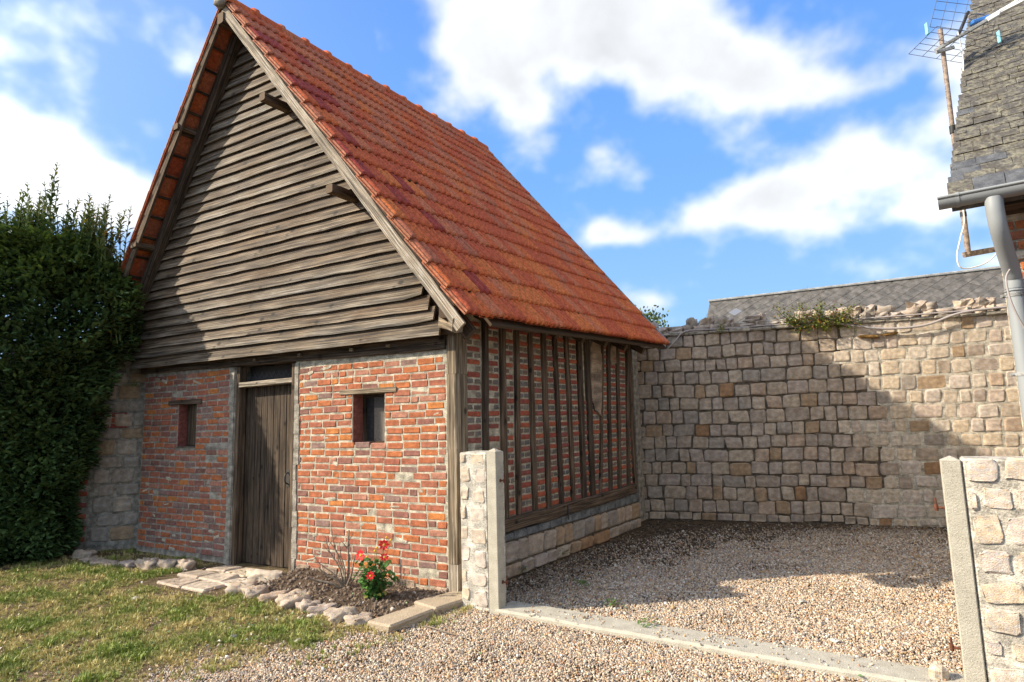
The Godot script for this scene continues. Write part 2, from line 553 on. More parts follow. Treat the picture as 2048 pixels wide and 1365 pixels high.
	for w in ["leaf_gloss", "leaf_soft", "blade", "pebble", "litter"]:
		var m := mk(w, Color.WHITE, 0.6)
		m.vertex_color_use_as_albedo = true
	M.leaf_gloss.roughness = 0.26
	M.leaf_gloss.metallic_specular = 0.5
	M.leaf_gloss.backlight_enabled = true
	M.leaf_gloss.backlight = Color(0.45, 0.45, 0.3)
	M.leaf_soft.backlight_enabled = true
	M.leaf_soft.backlight = Color(0.6, 0.6, 0.4)
	M.blade.backlight_enabled = true
	M.blade.backlight = Color(0.5, 0.5, 0.3)
	M.pebble.roughness = 0.9
	M.litter.roughness = 0.8

# ------------------------------------------------------------------ the scene
const A := Vector3(-0.621, 0.0, -5.805)          # front right corner of the barn
var sun_dir := Vector3(1.624, -1.0, -0.223).normalized()
var eye := Vector3(0, 1.57, 0)

func _ready() -> void:
	rng.seed = 20240611
	world_noise.seed = 77
	world_noise.frequency = 0.9
	var cam := Camera3D.new()
	cam.name = "camera"
	cam.position = eye
	cam.basis = Basis(Vector3(0.99965, -0.02607, -0.00338), Vector3(0.02629, 0.99135, 0.12858), Vector3(0.0, -0.12862, 0.99169)).orthonormalized()
	cam.fov = 58.06
	cam.near = 0.05
	cam.far = 600.0
	add_child(cam)
	cam.current = true
	var env := Environment.new()
	env.background_mode = Environment.BG_SKY
	var sky := Sky.new()
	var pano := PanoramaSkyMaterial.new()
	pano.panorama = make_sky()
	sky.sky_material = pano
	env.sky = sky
	env.background_energy_multiplier = 1.0
	env.tonemap_mode = Environment.TONE_MAPPER_LINEAR
	env.tonemap_exposure = 2.1
	env.sdfgi_enabled = true
	env.ssao_enabled = true
	env.ssil_enabled = true
	var we := WorldEnvironment.new()
	we.name = "sky_environment"
	we.environment = env
	add_child(we)
	var sun := DirectionalLight3D.new()
	sun.name = "sun"
	sun.light_energy = 1.16
	sun.light_color = Color(1.0, 0.948, 0.862)
	sun.light_angular_distance = 0.55
	sun.shadow_enabled = true
	add_child(sun)
	sun.look_at_from_position(Vector3.ZERO, sun_dir)
	make_textures()
	make_materials()
	build_ground()
	build_barn()
	build_old_wall()
	build_boundary_wall()
	build_gate_left()
	build_gate_right()
	build_house()
	build_far()
	build_shrub()
	build_bed()
	build_details()

# a computed sky: blue air with fair-weather clouds and added bright ones out of view, directions in azimuth (east of -z) and elevation, in degrees
func make_sky() -> ImageTexture:
	var W := 2048
	var H := 1024
	var n1 := FastNoiseLite.new()
	n1.seed = 3
	n1.frequency = 2.6
	n1.fractal_octaves = 6
	n1.fractal_gain = 0.55
	var n2 := FastNoiseLite.new()
	n2.seed = 9
	n2.frequency = 1.1
	n2.fractal_octaves = 3
	var blobs := [[-4, 34.5, 3.5, 4, 1.0], [0, 31.5, 3.5, 3.5, 0.9], [1.5, 27.5, 2.2, 3, 0.75], [3.5, 24.5, 2, 2, 0.6], [4, 34.5, 5, 4, 1.05], [10, 34.5, 5, 4, 1.05], [15, 33, 5, 4, 1.0], [19, 30, 5, 3, 1.0], [24, 27.5, 4, 2.5, 0.95], [28.5, 26, 3.5, 2, 0.8], [32, 25.5, 2.5, 1.2, 0.4],
		[8.5, 23.5, 1.5, 2.0, 0.35], [12, 21.5, 1.5, 2.2, 0.35], [10, 24, 3, 1, 0.25], [17, 17.3, 3, 2, 0.85], [21, 18.2, 3, 2, 0.9], [26, 18.6, 4, 2.4, 1.0], [30.5, 19.8, 3, 2.4, 0.85], [34.5, 19, 3, 2.2, 0.62], [28, 15.8, 7, 1.6, 0.6], [34.5, 15.5, 2, 1.4, 0.4],
		[9, 17, 1.8, 1.3, 0.8], [12, 16.5, 2, 1.2, 0.6], [38.5, 25, 2.2, 2.4, 0.68], [37, 21.5, 2, 1.6, 0.5], [13, 10.5, 2.5, 1.2, 0.7],
		[-39, 19, 5, 3.4, 1.15], [-35.5, 18.3, 3.6, 3.2, 0.95], [-33, 17.5, 2, 2.4, 0.6], [-36.5, 25, 1.6, 2.6, 0.5], [-37.5, 22, 2, 1.2, 0.4], [-28.8, 29, 1.8, 1.4, 0.4], [-33, 30, 3, 2, 0.3], [-41, 27, 2, 0.8, 0.35], [-48, 20, 6, 5, 1.0]]
	var r2 := RandomNumberGenerator.new()
	r2.seed = 4
	for i in 90:  # clouds added out of view to raise and whiten the fill in the shade
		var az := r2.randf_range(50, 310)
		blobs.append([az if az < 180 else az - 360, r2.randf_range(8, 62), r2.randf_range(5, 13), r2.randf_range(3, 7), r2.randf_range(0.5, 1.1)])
	var im := Image.create(W, H, false, Image.FORMAT_RGBF)
	var up_blue := Color(0.066, 0.172, 0.46)
	var mid_blue := Color(0.112, 0.248, 0.50)
	var low_blue := Color(0.22, 0.37, 0.50)
	var s3 := -sun_dir
	for y in H:
		var el := PI * (0.5 - (y + 0.5) / H)
		var eld := rad_to_deg(el)
		if eld < -1.0:
			var g := Color(0.30, 0.27, 0.22)
			im.fill_rect(Rect2i(0, y, W, H - y), g)
			break
		var near_b := []
		for b in blobs:
			if absf(eld - b[1]) < b[3] * 2.6:
				near_b.append(b)
		var t := clampf(eld / 40.0, 0.0, 1.0)
		var air: Color = low_blue.lerp(mid_blue, clampf(t / 0.5, 0, 1)) if t < 0.5 else mid_blue.lerp(up_blue, (t - 0.5) * 2.0)
		var ce := cos(el)
		var se := sin(el)
		for x in W:
			var a := TAU * (x + 0.5) / W
			var azd := rad_to_deg(a)
			if azd > 180.0:
				azd -= 360.0
			var base := -0.42
			for b in near_b:
				var dx: float = azd - b[0]
				if dx > 180.0: dx -= 360.0
				if dx < -180.0: dx += 360.0
				dx = dx * ce / b[2]
				var dy: float = (eld - b[1]) / b[3]
				var q := dx * dx + dy * dy
				if q < 6.0:
					base += b[4] * 1.0 * exp(-q * 1.05)
			var d := Vector3(sin(a) * ce, se, -cos(a) * ce)
			var toward := d.dot(s3)
			var sky_c := air.lerp(Color(0.80, 0.84, 0.90), 0.45 * pow(maxf(toward, 0.0), 3.0)) + Color(1.0, 0.93, 0.82) * (1.6 * pow(maxf(toward, 0.0), 40.0))
			var col := sky_c
			if base > -0.41 or n2.get_noise_3dv(d * 2.0) > 0.25:
				var f := n1.get_noise_3dv(d * Vector3(1, 1.4, 1) * 2.7)
				var dens := base * 0.85 + f * 0.62 + 0.04
				var k := smoothstep(-0.26, 0.60, dens)
				var shade := n1.get_noise_3dv(d * 2.0 + Vector3(4, 0, 0)) * 0.5 + n1.get_noise_3dv(d * 5.0 + Vector3(0, 7, 0)) * 0.25
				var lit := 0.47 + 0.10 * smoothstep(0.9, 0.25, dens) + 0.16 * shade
				lit *= 1.0 + 1.4 * smoothstep(0.25, 1.0, -toward) + 1.3 * smoothstep(0.35, 1.0, toward)  # clouds opposite and near the sun brightened as fill for shaded sides
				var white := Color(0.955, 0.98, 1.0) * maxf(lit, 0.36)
				col = sky_c.lerp(white, clampf(k, 0.0, 0.97))
			im.set_pixel(x, y, col)
	return ImageTexture.create_from_image(im)

# gravel against lawn: positive on the lawn
func lawn_side(x: float, z: float) -> float:
	return (x + 1.17) * -0.546 + (z + 5.05) * -0.838

func barn_local(p: Vector3) -> Vector3:
	var d := p - A
	return Vector3(d.x * 0.8683 + d.z * 0.4961, p.y, d.x * -0.4961 + d.z * 0.8683)

func barn_world(p: Vector3) -> Vector3:
	return A + Vector3(0.8683, 0, 0.4961) * p.x + Vector3(0, p.y, 0) + Vector3(-0.4961, 0, 0.8683) * p.z

func in_bed(l: Vector3) -> float:      # >0 inside the flower bed, in barn-local x and z
	var d := minf(l.x + 1.96, l.z + 0.02)
	d = minf(d, 0.76 + 0.06 * (l.x + 1.0) + 0.05 * sin(l.x * 6.0) - l.z)
	d = minf(d, 0.10 - l.x - 0.08 * l.z)
	return d

func build_ground() -> void:
	var g := begin()
	quad(g, Vector3(-300, 0, 60), Vector3(300, 0, 60), Vector3(300, 0, -400), Vector3(-300, 0, -400))
	struct("ground", done(g), M.gravel_ground)
	# lawn: a sheet with a wandering edge
	var st := begin()
	st.set_smooth_group(1)
	var nx := 46
	var nzc := 44
	var P := {}
	for j in nzc + 1:
		for i in nx + 1:
			var x := -9.0 + 9.0 * i / nx
			var z := -9.6 + 6.4 * j / nzc
			P[Vector2i(i, j)] = Vector3(x, 0.004 + 0.014 * (0.5 + 0.5 * world_noise.get_noise_2d(x * 3.0, z * 3.0)), z)
	for j in nzc:
		for i in nx:
			var c: Vector3 = P[Vector2i(i, j)]
			var e := lawn_side(c.x + 0.1, c.z + 0.07) + world_noise.get_noise_2d(c.x * 1.5, c.z * 1.5) * 0.35
			if e > 0.0 and c.x < -0.7:
				quad(st, P[Vector2i(i, j + 1)], P[Vector2i(i + 1, j + 1)], P[Vector2i(i + 1, j)], P[Vector2i(i, j)])
	struct("lawn", done(st), M.lawn_earth)
	# loose gravel
	var xfs := []
	var cols := []
	var pal := [Color(0.50, 0.39, 0.27), Color(0.43, 0.33, 0.225), Color(0.56, 0.475, 0.365), Color(0.68, 0.62, 0.52), Color(0.48, 0.31, 0.155), Color(0.29, 0.26, 0.235), Color(0.36, 0.26, 0.175), Color(0.55, 0.44, 0.31), Color(0.24, 0.20, 0.165), Color(0.43, 0.25, 0.15), Color(0.53, 0.43, 0.31)]
	var tries := 0
	while xfs.size() < 200000 and tries < 1500000:
		tries += 1
		var z := -9.7 + 6.3 * sqrt(rng.randf())
		var x := rng.randf_range(-3.6, 6.2)
		if absf(x) > -z * 0.90 + 0.4:
			continue
		var l := barn_local(Vector3(x, 0, z))
		if l.z < 0.05 and l.x < 0.14 + l.z * -0.083:
			continue
		if in_bed(l) > -0.03:
			continue
		var s := lawn_side(x, z)
		var e := (0.72 + 0.55 * world_noise.get_noise_2d(x * 1.1 + 20.0, z * 1.7)) * smoothstep(0.75, -0.30, s + world_noise.get_noise_2d(x * 2.2, z * 2.2) * 0.7)
		if rng.randf() > maxf(e, 0.16 if s < 1.2 else 0.04):
			continue
		var wall_d := (Vector3(x, 0, z) - Vector3(2.057, 0, -9.777)).dot(Vector3(-0.318, 0, 0.948))
		if wall_d < 0.05:
			continue
		if wall_d < 0.8 and rng.randf() > 0.25 + wall_d:
			continue
		var far := clampf((-z - 3.4) / 6.0, 0.0, 1.0)
		var r := rng.randf_range(0.004, 0.0088) * (1.0 + 0.5 * far)
		if rng.randf() < 0.02:
			r *= 1.7
		var b := Basis.from_euler(Vector3(rng.randf() * TAU, rng.randf() * TAU, rng.randf() * TAU)) * Basis.from_scale(Vector3(1.0, rng.randf_range(0.55, 0.8), rng.randf_range(0.7, 1.0)) * r * 2.0)
		var gu := (x + 0.20) * 0.841 + (z + 5.44) * 0.541
		var gv := (x + 0.20) * -0.541 + (z + 5.44) * 0.841
		var gy := r * rng.randf_range(0.2, 0.9)
		if absf(gv) < 0.145 and gu > 0.0 and gu < 3.3:
			if rng.randf() > 0.012 + 0.5 * maxf(0.0, world_noise.get_noise_2d(x * 2.6, z * 2.6) - 0.12):
				continue
			gy += 0.042
		xfs.append(Transform3D(b, Vector3(x, gy, z)))
		var c: Color = pal[rng.randi() % pal.size()]
		var v := rng.randf_range(0.75, 1.2)
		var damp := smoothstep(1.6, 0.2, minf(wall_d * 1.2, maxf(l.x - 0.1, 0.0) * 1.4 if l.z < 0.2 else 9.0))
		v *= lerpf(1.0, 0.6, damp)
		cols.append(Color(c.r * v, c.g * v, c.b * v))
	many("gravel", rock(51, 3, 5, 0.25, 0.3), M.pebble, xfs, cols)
	# grass
	var tuft := begin()
	for k in 6:
		var an := TAU * k / 6.0 + 0.4 * (k % 2)
		var o := Vector3(cos(an), 0, sin(an)) * 0.16
		var side := Vector3(-sin(an), 0, cos(an)) * 0.055
		var tip := o * (2.2 + 0.8 * (k % 3)) + Vector3(0, 1.0 - 0.22 * (k % 3), 0)
		var mid := o * 1.5 + Vector3(0, 0.55, 0)
		quad(tuft, o - side, o + side, mid + side * 0.8, mid - side * 0.8)
		tri(tuft, mid - side * 0.8, mid + side * 0.8, tip)
	xfs = []
	cols = []
	tries = 0
	while xfs.size() < 42000 and tries < 500000:
		tries += 1
		var z := -9.2 + 5.6 * sqrt(rng.randf())
		var x := rng.randf_range(-7.4, -0.4)
		if absf(x) > -z * 0.90 + 0.3:
			continue
		var l := barn_local(Vector3(x, 0, z))
		if l.z < 0.02 or in_bed(l) > -0.04:
			continue
		if l.x > -3.3 and l.x < -1.9 and l.z < 1.0:
			continue
		var s := lawn_side(x, z) + world_noise.get_noise_2d(x * 2.2 + 9, z * 2.2) * 0.5
		var patch := world_noise.get_noise_2d(x * 1.6 + 40, z * 1.6)
		var patch2 := world_noise.get_noise_2d(x * 4.0 + 80, z * 4.0)
		var dens := smoothstep(-0.45, 0.55, s) * clampf(0.50 + patch * 0.9 + patch2 * 0.8, 0.05, 1.0)
		if rng.randf() > dens:
			continue
		var h := rng.randf_range(0.014, 0.036) * (1.0 + 0.5 * maxf(patch, 0.0)) * (2.0 if rng.randf() < 0.06 else 1.0)
		xfs.append(Transform3D(Basis(Vector3.UP, rng.randf() * TAU) * Basis.from_scale(Vector3(h * 1.25, h, h * 1.25)), Vector3(x, 0.006, z)))
		var dry := clampf(0.50 - patch * 1.2 + patch2 * 0.7 + rng.randf_range(-0.35, 0.35), 0.0, 1.0)
		var c := Color(0.20, 0.255, 0.05).lerp(Color(0.50, 0.41, 0.18), dry)
		var v := rng.randf_range(0.7, 1.3)
		cols.append(Color(c.r * v, c.g * v, c.b * v))
	many("grass", done(tuft), M.blade, xfs, cols)
	# fallen leaves and clippings
	xfs = []
	cols = []
	for i in 4200:
		var z := -9.0 + 5.4 * sqrt(rng.randf())
		var x := rng.randf_range(-6.6, 2.5)
		if absf(x) > -z * 0.9 + 0.3:
			continue
		var l := barn_local(Vector3(x, 0, z))
		if l.z < 0.05 or in_bed(l) > 0.0 and rng.randf() > 0.3:
			continue
		if lawn_side(x, z) < 0.0 and rng.randf() > 0.12:
			continue
		var sc := rng.randf_range(0.016, 0.042)
		xfs.append(Transform3D(Basis.from_euler(Vector3(rng.randf_range(-0.5, 0.5), rng.randf() * TAU, rng.randf_range(-0.5, 0.5))).scaled(Vector3.ONE * sc), Vector3(x, 0.018 + rng.randf() * 0.012 + (0.07 if in_bed(l) > 0.0 else 0.0), z)))
		var q := rng.randf()
		var c := Color(0.10, 0.17, 0.06)
		if q < 0.25: c = Color(0.32, 0.17, 0.08)
		elif q < 0.52: c = Color(0.44, 0.31, 0.16)
		elif q < 0.64: c = Color(0.22, 0.32, 0.17)
		elif q < 0.69: c = Color(0.62, 0.58, 0.50)
		elif q < 0.85: c = Color(0.20, 0.15, 0.08)
		cols.append(c)
	many("fallen_leaves", leaf_mesh(1.0, 0.52, 0.16), M.litter, xfs, cols)

func leaf_mesh(L: float, w: float, fold: float) -> ArrayMesh:
	var st := begin()
	st.set_smooth_group(1)
	var a := Vector3(0, 0, 0)
	var m1 := Vector3(0, -0.02, L * 0.45)
	var t := Vector3(0, -fold * 0.9, L)
	var l := Vector3(-w * 0.5, fold, L * 0.42)
	var r := Vector3(w * 0.5, fold, L * 0.42)
	var l2 := Vector3(-w * 0.36, fold * 0.4, L * 0.74)
	var r2 := Vector3(w * 0.36, fold * 0.4, L * 0.74)
	tri(st, a, m1, l); tri(st, l, m1, l2); tri(st, m1, t, l2)
	tri(st, a, r, m1); tri(st, r, r2, m1); tri(st, m1, r2, t)
	return done(st)

# ------------------------------------------------------------------ the barn
func right_line(y: float) -> float:      # x of the right roof line in the gable plane
	return 0.508 - (y - 2.445) * 0.8065

func left_line(y: float) -> float:
	return -2.94 - (6.72 - y) * 0.622

# rows of bricks in x/y on the plane z = 0; holes are [x0, x1, y0, y1]; kinds by material prefix and count
func brick_rows(list: Array, meshes: Array, halves: Array, x0: float, x1: float, y0: float, top: Callable, course: float, pitch: float, holes: Array, prefix: String, kinds: int, rootxf: Transform3D, sag: float, darker := 0.0) -> void:
	var y := y0
	var row := 0
	while y < 3.0:
		var x := x0 - (pitch * 0.5 if row % 2 else 0.0) - rng.randf_range(0.0, 0.05)
		while x < x1 - 0.03:
			var w := pitch - 0.014
			if rng.randf() < 0.16:
				w = pitch * 0.5 - 0.012
			var a := maxf(x, x0 + 0.004)
			var b := minf(x + w, x1 - 0.004)
			x += w + 0.014
			for h in holes:
				if y + course * 0.55 > h[2] and y + course * 0.45 < h[3]:
					if a < h[0] and b > h[0]: b = h[0] - 0.004
					elif a < h[1] and b > h[1]: a = h[1] + 0.004
					elif a >= h[0] and b <= h[1]: b = a
			if b - a < 0.035:
				continue
			var cx := (a + b) * 0.5
			var yy := y + course * 0.5 + sag * world_noise.get_noise_2d(cx * 0.8, y * 0.8) + rng.randf_range(-0.003, 0.003)
			if yy + course * 0.5 > top.call(cx):
				continue
			var hgt := course - rng.randf_range(0.011, 0.018)
			var half := (b - a) < pitch * 0.7
			var m: Mesh = halves[rng.randi() % halves.size()] if half else meshes[rng.randi() % meshes.size()]
			var bs := Vector3((b - a) / (0.1 if half else 0.2), hgt / 0.06, 1.0)
			var proud := rng.randf_range(-0.0165, -0.0115)
			if rng.randf() < 0.025 * (1.0 + darker):
				proud = rng.randf_range(-0.022, -0.018)
			var bas := Basis(Vector3.BACK, rng.randf_range(-0.012, 0.012)) * Basis.from_scale(bs)
			var k: int = [0, 1, 2, 8, 0, 1, 8, 6, 2, 3, 4, 1, 8, 5, 0, 1, 4, 9][rng.randi() % 18] if kinds > 6 else rng.randi() % kinds
			if darker > 0.0 and rng.randf() < darker:
				k = [3, 5, 9, 2, 8][rng.randi() % 5] if kinds > 6 else k
			var xf := Transform3D(bas, Vector3(cx, yy, proud))
			var wp := rootxf * xf.origin
			list.append([xf, m, M[prefix + str(k)], (b - a) * hgt / wp.distance_squared_to(eye)])
		y += course
		row += 1

func build_barn() -> void:
	var turn := atan2(-0.4961, 0.8683)
	var barn := thing("brick_barn", "brick and timber barn with weathered plank gable and steep red tiled roof", "barn", A, turn)
	var root := Transform3D(Basis(Vector3.UP, turn), A)
	var bm := []
	var hm := []
	for i in 6:
		bm.append(box(Vector3(0.2, 0.06, 0.03), 0.006, 0.0028))
		hm.append(box(Vector3(0.1, 0.06, 0.03), 0.006, 0.0028))
	# ---- facade: mortar body with openings, bricks set in it
	var st := begin()
	var ztop := -0.004
	var zb := -0.30
	span(st, -5.02, -4.235, 0.0, 2.34, zb, ztop, 0.002)
	span(st, -4.235, -3.855, 0.0, 1.352, zb, ztop, 0.002)
	span(st, -4.235, -3.855, 1.90, 2.34, zb, ztop, 0.002)
	span(st, -3.855, -3.11, 0.0, 2.34, zb, ztop, 0.002)
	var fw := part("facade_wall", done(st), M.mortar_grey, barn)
	st = begin()
	span(st, -2.075, -1.215, 0.0, 2.30, zb, ztop, 0.002)
	span(st, -1.215, -0.78, 0.0, 1.366, zb, ztop, 0.002)
	span(st, -1.215, -0.78, 1.90, 2.30, zb, ztop, 0.002)
	span(st, -0.78, -0.005, 0.0, 2.30, zb, ztop, 0.002)
	var fw2 := part("facade_wall", done(st), M.mortar, barn)
	var list := []
	var list2 := []
	var holes := [[-4.24, -3.85, 1.35, 1.88], [-4.44, -3.75, 1.88, 1.945], [-1.22, -0.775, 1.365, 1.885], [-1.39, -0.615, 1.885, 1.94]]
	brick_rows(list, bm, hm, -2.02, -0.02, 0.075, func(x): return 2.25 - absf(x + 0.0) * 0.0, 0.0735, 0.213, holes, "brick", 10, root, 0.02)
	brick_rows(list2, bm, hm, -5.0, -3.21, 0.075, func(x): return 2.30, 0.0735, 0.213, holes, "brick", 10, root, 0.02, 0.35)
	emit_pieces(list, "brick", "small_bricks", fw2, 270)
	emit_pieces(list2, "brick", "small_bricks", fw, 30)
	# smears of mortar over the brick faces
	st = begin()
	var smear := []
	for i in 5:
		smear.append(stone_face(300 + i, 5, 0.35, 0.9))
	for i in 46:
		var right := i < 24
		var x := rng.randf_range(-1.98, -0.1) if right else rng.randf_range(-4.95, -3.25)
		var y := rng.randf_range(0.08, 2.2)
		if i % 3 == 0:
			y = rng.randf_range(0.06, 0.32)
		if i % 7 == 0:
			y = rng.randf_range(2.1, 2.26)
		if x > -1.42 and x < -0.6 and y > 1.3 and y < 1.98 or x < -3.72 and y > 1.3 and y < 1.98:
			continue
		append_mesh(st, smear[i % 5], Transform3D(Basis(Vector3.BACK, rng.randf_range(-0.3, 0.3)) * Basis.from_scale(Vector3(rng.randf_range(0.05, 0.20), rng.randf_range(0.015, 0.05), rng.randf_range(0.004, 0.0075))), Vector3(x, y, -0.002)))
	part("mortar_smears", st.commit(), M.mortar, barn).set_meta("kind", "stuff")
	# mortar strips each side of the door and along the foot
	st = begin()
	for i in 14:
		var y := 0.0 + i * 0.165
		span(st, -3.205, -3.12 + rng.randf_range(-0.004, 0.004), y, minf(y + 0.165, 2.29), -0.02, 0.010 + rng.randf_range(-0.002, 0.002), 0.003, 0.003)
		span(st, -2.082, -2.012 + rng.randf_range(-0.02, 0.02), y, minf(y + 0.165, 2.27), -0.02, 0.009 + rng.randf_range(-0.002, 0.002), 0.003, 0.003)
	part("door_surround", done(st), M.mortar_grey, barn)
	st = begin()
	for i in 10:
		span(st, -2.0 + 0.2 * i, -1.8 + 0.2 * i - (0.02 if i == 9 else 0.0), 0.0, 0.075 + rng.randf_range(-0.02, 0.05), -0.02, 0.006 + rng.randf_range(0, 0.008), 0.01, 0.006)
	part("footing", done(st), M.render_pink, barn)
	# ---- door
	var door := part("door", span_mesh(-3.10, -2.14, 0.02, 2.05, -0.165, -0.15), M.door_wood, barn)
	var x := -3.10
	for i in 9:
		var w := 0.1067 + rng.randf_range(-0.006, 0.006)
		if i == 8:
			w = -2.135 - x
		part("plank", span_mesh(x + 0.0025, x + w - 0.0025, 0.012 + rng.randf_range(0, 0.012), 2.05, -0.15, -0.122 + rng.randf_range(-0.002, 0.002), 0.004), M.door_wood, door)
		x += w
	part("handle", tube(smooth_path([Vector3(-2.30, 1.06, -0.115), Vector3(-2.30, 1.03, -0.075), Vector3(-2.30, 0.96, -0.075), Vector3(-2.30, 0.93, -0.115)]), 0.008), M.iron, door)
	part("latch_plate", span_mesh(-2.325, -2.275, 0.90, 1.09, -0.121, -0.116, 0.001), M.iron, door)
	part("door_jamb", beam(Vector3(-3.085, 0.0, -0.06), Vector3(-3.085, 2.29, -0.06), 0.075, 0.10, Vector3.BACK, 0.002, 6), M.timber_brown, barn)
	part("door_jamb", beam(Vector3(-2.108, 0.0, -0.055), Vector3(-2.108, 2.27, -0.055), 0.05, 0.12, Vector3.BACK, 0.002, 6), M.timber_brown, barn)
	part("transom_bar", beam(Vector3(-3.05, 2.075, -0.05), Vector3(-2.135, 2.085, -0.05), 0.06, 0.10, Vector3.BACK, 0.001, 4), M.timber_pale, barn)
	st = begin()
	for i in 42:
		var xa := -3.04 + 0.0215 * i
		add_tube(st, [Vector3(xa, 2.10, -0.13), Vector3(xa + 0.03, 2.15, -0.132), Vector3(xa, 2.20 + 0.03 * sin(i * 1.9), -0.13)], [0.0014], 3, false)
		add_tube(st, [Vector3(xa, 2.10, -0.134), Vector3(xa - 0.03, 2.15, -0.132), Vector3(xa, 2.20 + 0.03 * sin(i * 1.3), -0.134)], [0.0014], 3, false)
	part("transom_mesh", done(st), M.wire_metal, barn)
	part("transom_backing", span_mesh(-3.12, -2.08, 2.05, 2.30, -0.30, -0.20), M.interior, barn)
	# ---- windows
	var win := part("window", span_mesh(-1.215, -0.78, 1.366, 1.90, -0.28, -0.20), M.interior, barn)
	st = begin()
	span(st, -1.205, -1.17, 1.37, 1.885, -0.19, -0.145)
	span(st, -0.815, -0.785, 1.37, 1.885, -0.19, -0.145)
	span(st, -1.17, -0.815, 1.37, 1.40, -0.19, -0.145)
	span(st, -1.17, -0.815, 1.855, 1.885, -0.19, -0.145)
	part("frame", done(st), M.timber_dark, win)
	part("pane", span_mesh(-1.172, -0.813, 1.398, 1.857, -0.178, -0.172, 0.0005), M.grime_pane, win)
	st = begin()
	for i in 4:
		var xa := -0.945 + 0.032 * i
		add_beam(st, Vector3(xa, 1.40, -0.166 + 0.004 * (i % 2)), Vector3(xa, 1.70 - 0.05 * absf(sin(i * 2.3)), -0.166 + 0.004 * (i % 2)), 0.032, 0.004, Vector3.BACK, 0.001, 3, 0.001)
	part("curtain", done(st), M.curtain, win)
	part("wire_mesh", wire_net(-1.04, -0.815, 1.40, 1.857, -0.14, 0.018, 0.0009), M.cable_grey, win)
	part("reveal", span_mesh(-1.217, -1.206, 1.367, 1.884, -0.198, -0.008, 0.001), M.red2, win)
	part("lintel", span_mesh(-1.39, -0.615, 1.883, 1.938, -0.18, 0.014, 0.004, 0.002), M.timber_grey, win)
	part("sill", span_mesh(-1.215, -0.78, 1.352, 1.368, -0.2, -0.006, 0.002, 0.001), M.mortar_grey, win)
	var win2 := part("window", span_mesh(-4.235, -3.855, 1.352, 1.90, -0.28, -0.20), M.interior, barn)
	part("shutter_board", span_mesh(-4.10, -3.86, 1.36, 1.88, -0.13, -0.105, 0.004), M.timber_brown, win2)
	part("shutter_board", span_mesh(-4.235, -4.105, 1.36, 1.88, -0.15, -0.13, 0.004), M.timber_dark, win2)
	part("reveal", span_mesh(-4.237, -4.225, 1.355, 1.884, -0.128, -0.006, 0.001), M.red2, win2)
	part("lintel", span_mesh(-4.44, -3.75, 1.882, 1.942, -0.18, 0.014, 0.004, 0.002), M.timber_dark, win2)
	part("sill", span_mesh(-4.235, -3.855, 1.336, 1.354, -0.2, 0.004, 0.002, 0.001), M.mortar_dark, win2)
	# ---- wall plate beam, corner post
	part("wall_plate", beam(Vector3(-5.08, 2.40, -0.04), Vector3(-0.01, 2.335, -0.04), 0.15, 0.13, Vector3.BACK, 0.003, 12), M.timber_dark, barn)
	for xx in [-0.72, -1.22, -2.0, -2.75]:
		part("peg", span_mesh(xx, xx + 0.05, 2.33, 2.365, 0.0, 0.05, 0.004, 0.002), M.timber_grey, barn)
	st = begin()
	add_beam(st, Vector3(0.055, 0.30, -0.075), Vector3(0.06, 2.02, -0.075), 0.115, 0.19, Vector3.BACK, 0.002, 6, 0.008)
	part("corner_post", done(st), M.timber_grey, barn)
	part("corner_post", beam(Vector3(0.05, 0.0, -0.075), Vector3(0.055, 0.298, -0.075), 0.11, 0.18, Vector3.BACK, 0.002, 3, 0.008), M.timber_pale, barn)
	part("corner_post", beam(Vector3(0.062, 2.022, -0.075), Vector3(0.064, 2.52, -0.075), 0.112, 0.185, Vector3.BACK, 0.002, 3, 0.008), M.timber_grey, barn)
	# ---- gable boards
	for k in 33:
		var yb := 2.385 + 0.1275 * k + rng.randf_range(-0.006, 0.006)
		var yt := yb + 0.15
		var xl := maxf(-5.12, left_line(yb) + 0.10)
		var xr := right_line(yt) - 0.02
		if k < 4:
			xr = [0.02, -0.045, -0.105, -0.18][k]
		if xr - xl < 0.12:
			continue
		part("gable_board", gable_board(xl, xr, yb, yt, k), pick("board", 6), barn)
	part("gable_backing", gable_backing(), M.timber_dark, barn)
	# ---- bargeboards, rafters, purlins
	part("bargeboard", beam(Vector3(0.475, 2.375, 0.44), Vector3(-2.95, 6.62, 0.44), 0.11, 0.028, Vector3.BACK, 0.004, 10, 0.004), M.timber_pale, barn)
	part("bargeboard", beam(Vector3(-5.50, 2.42, 0.44), Vector3(-2.99, 6.58, 0.44), 0.10, 0.03, Vector3.BACK, 0.004, 10, 0.004), M.timber_brown, barn)
	part("rafter", beam(Vector3(-5.40, 2.42, 0.19), Vector3(-2.96, 6.52, 0.19), 0.13, 0.10, Vector3.BACK, 0.004, 6), M.timber_dark, barn)
	part("rafter", beam(Vector3(0.40, 2.34, 0.19), Vector3(-2.92, 6.50, 0.19), 0.13, 0.07, Vector3.BACK, 0.004, 6), M.timber_dark, barn)
	for p in [[-3.76, 5.33, 0.13, 0.075, 0], [-4.56, 3.94, 0.14, 0.07, 0], [-2.11, 5.24, 0.10, 0.09, 1], [-1.05, 3.94, 0.10, 0.09, 1]]:
		part("purlin_end", beam(Vector3(p[0], p[1], 0.0), Vector3(p[0] - 0.04, p[1], 0.475), p[2], p[3], Vector3.UP, 0.006, 4, 0.012), M.timber_brown, barn)
	part("ridge_beam", beam(Vector3(-2.94, 6.50, 0.0), Vector3(-2.97, 6.50, 0.47), 0.12, 0.14, Vector3.UP, 0.006, 4, 0.012), M.timber_brown, barn)
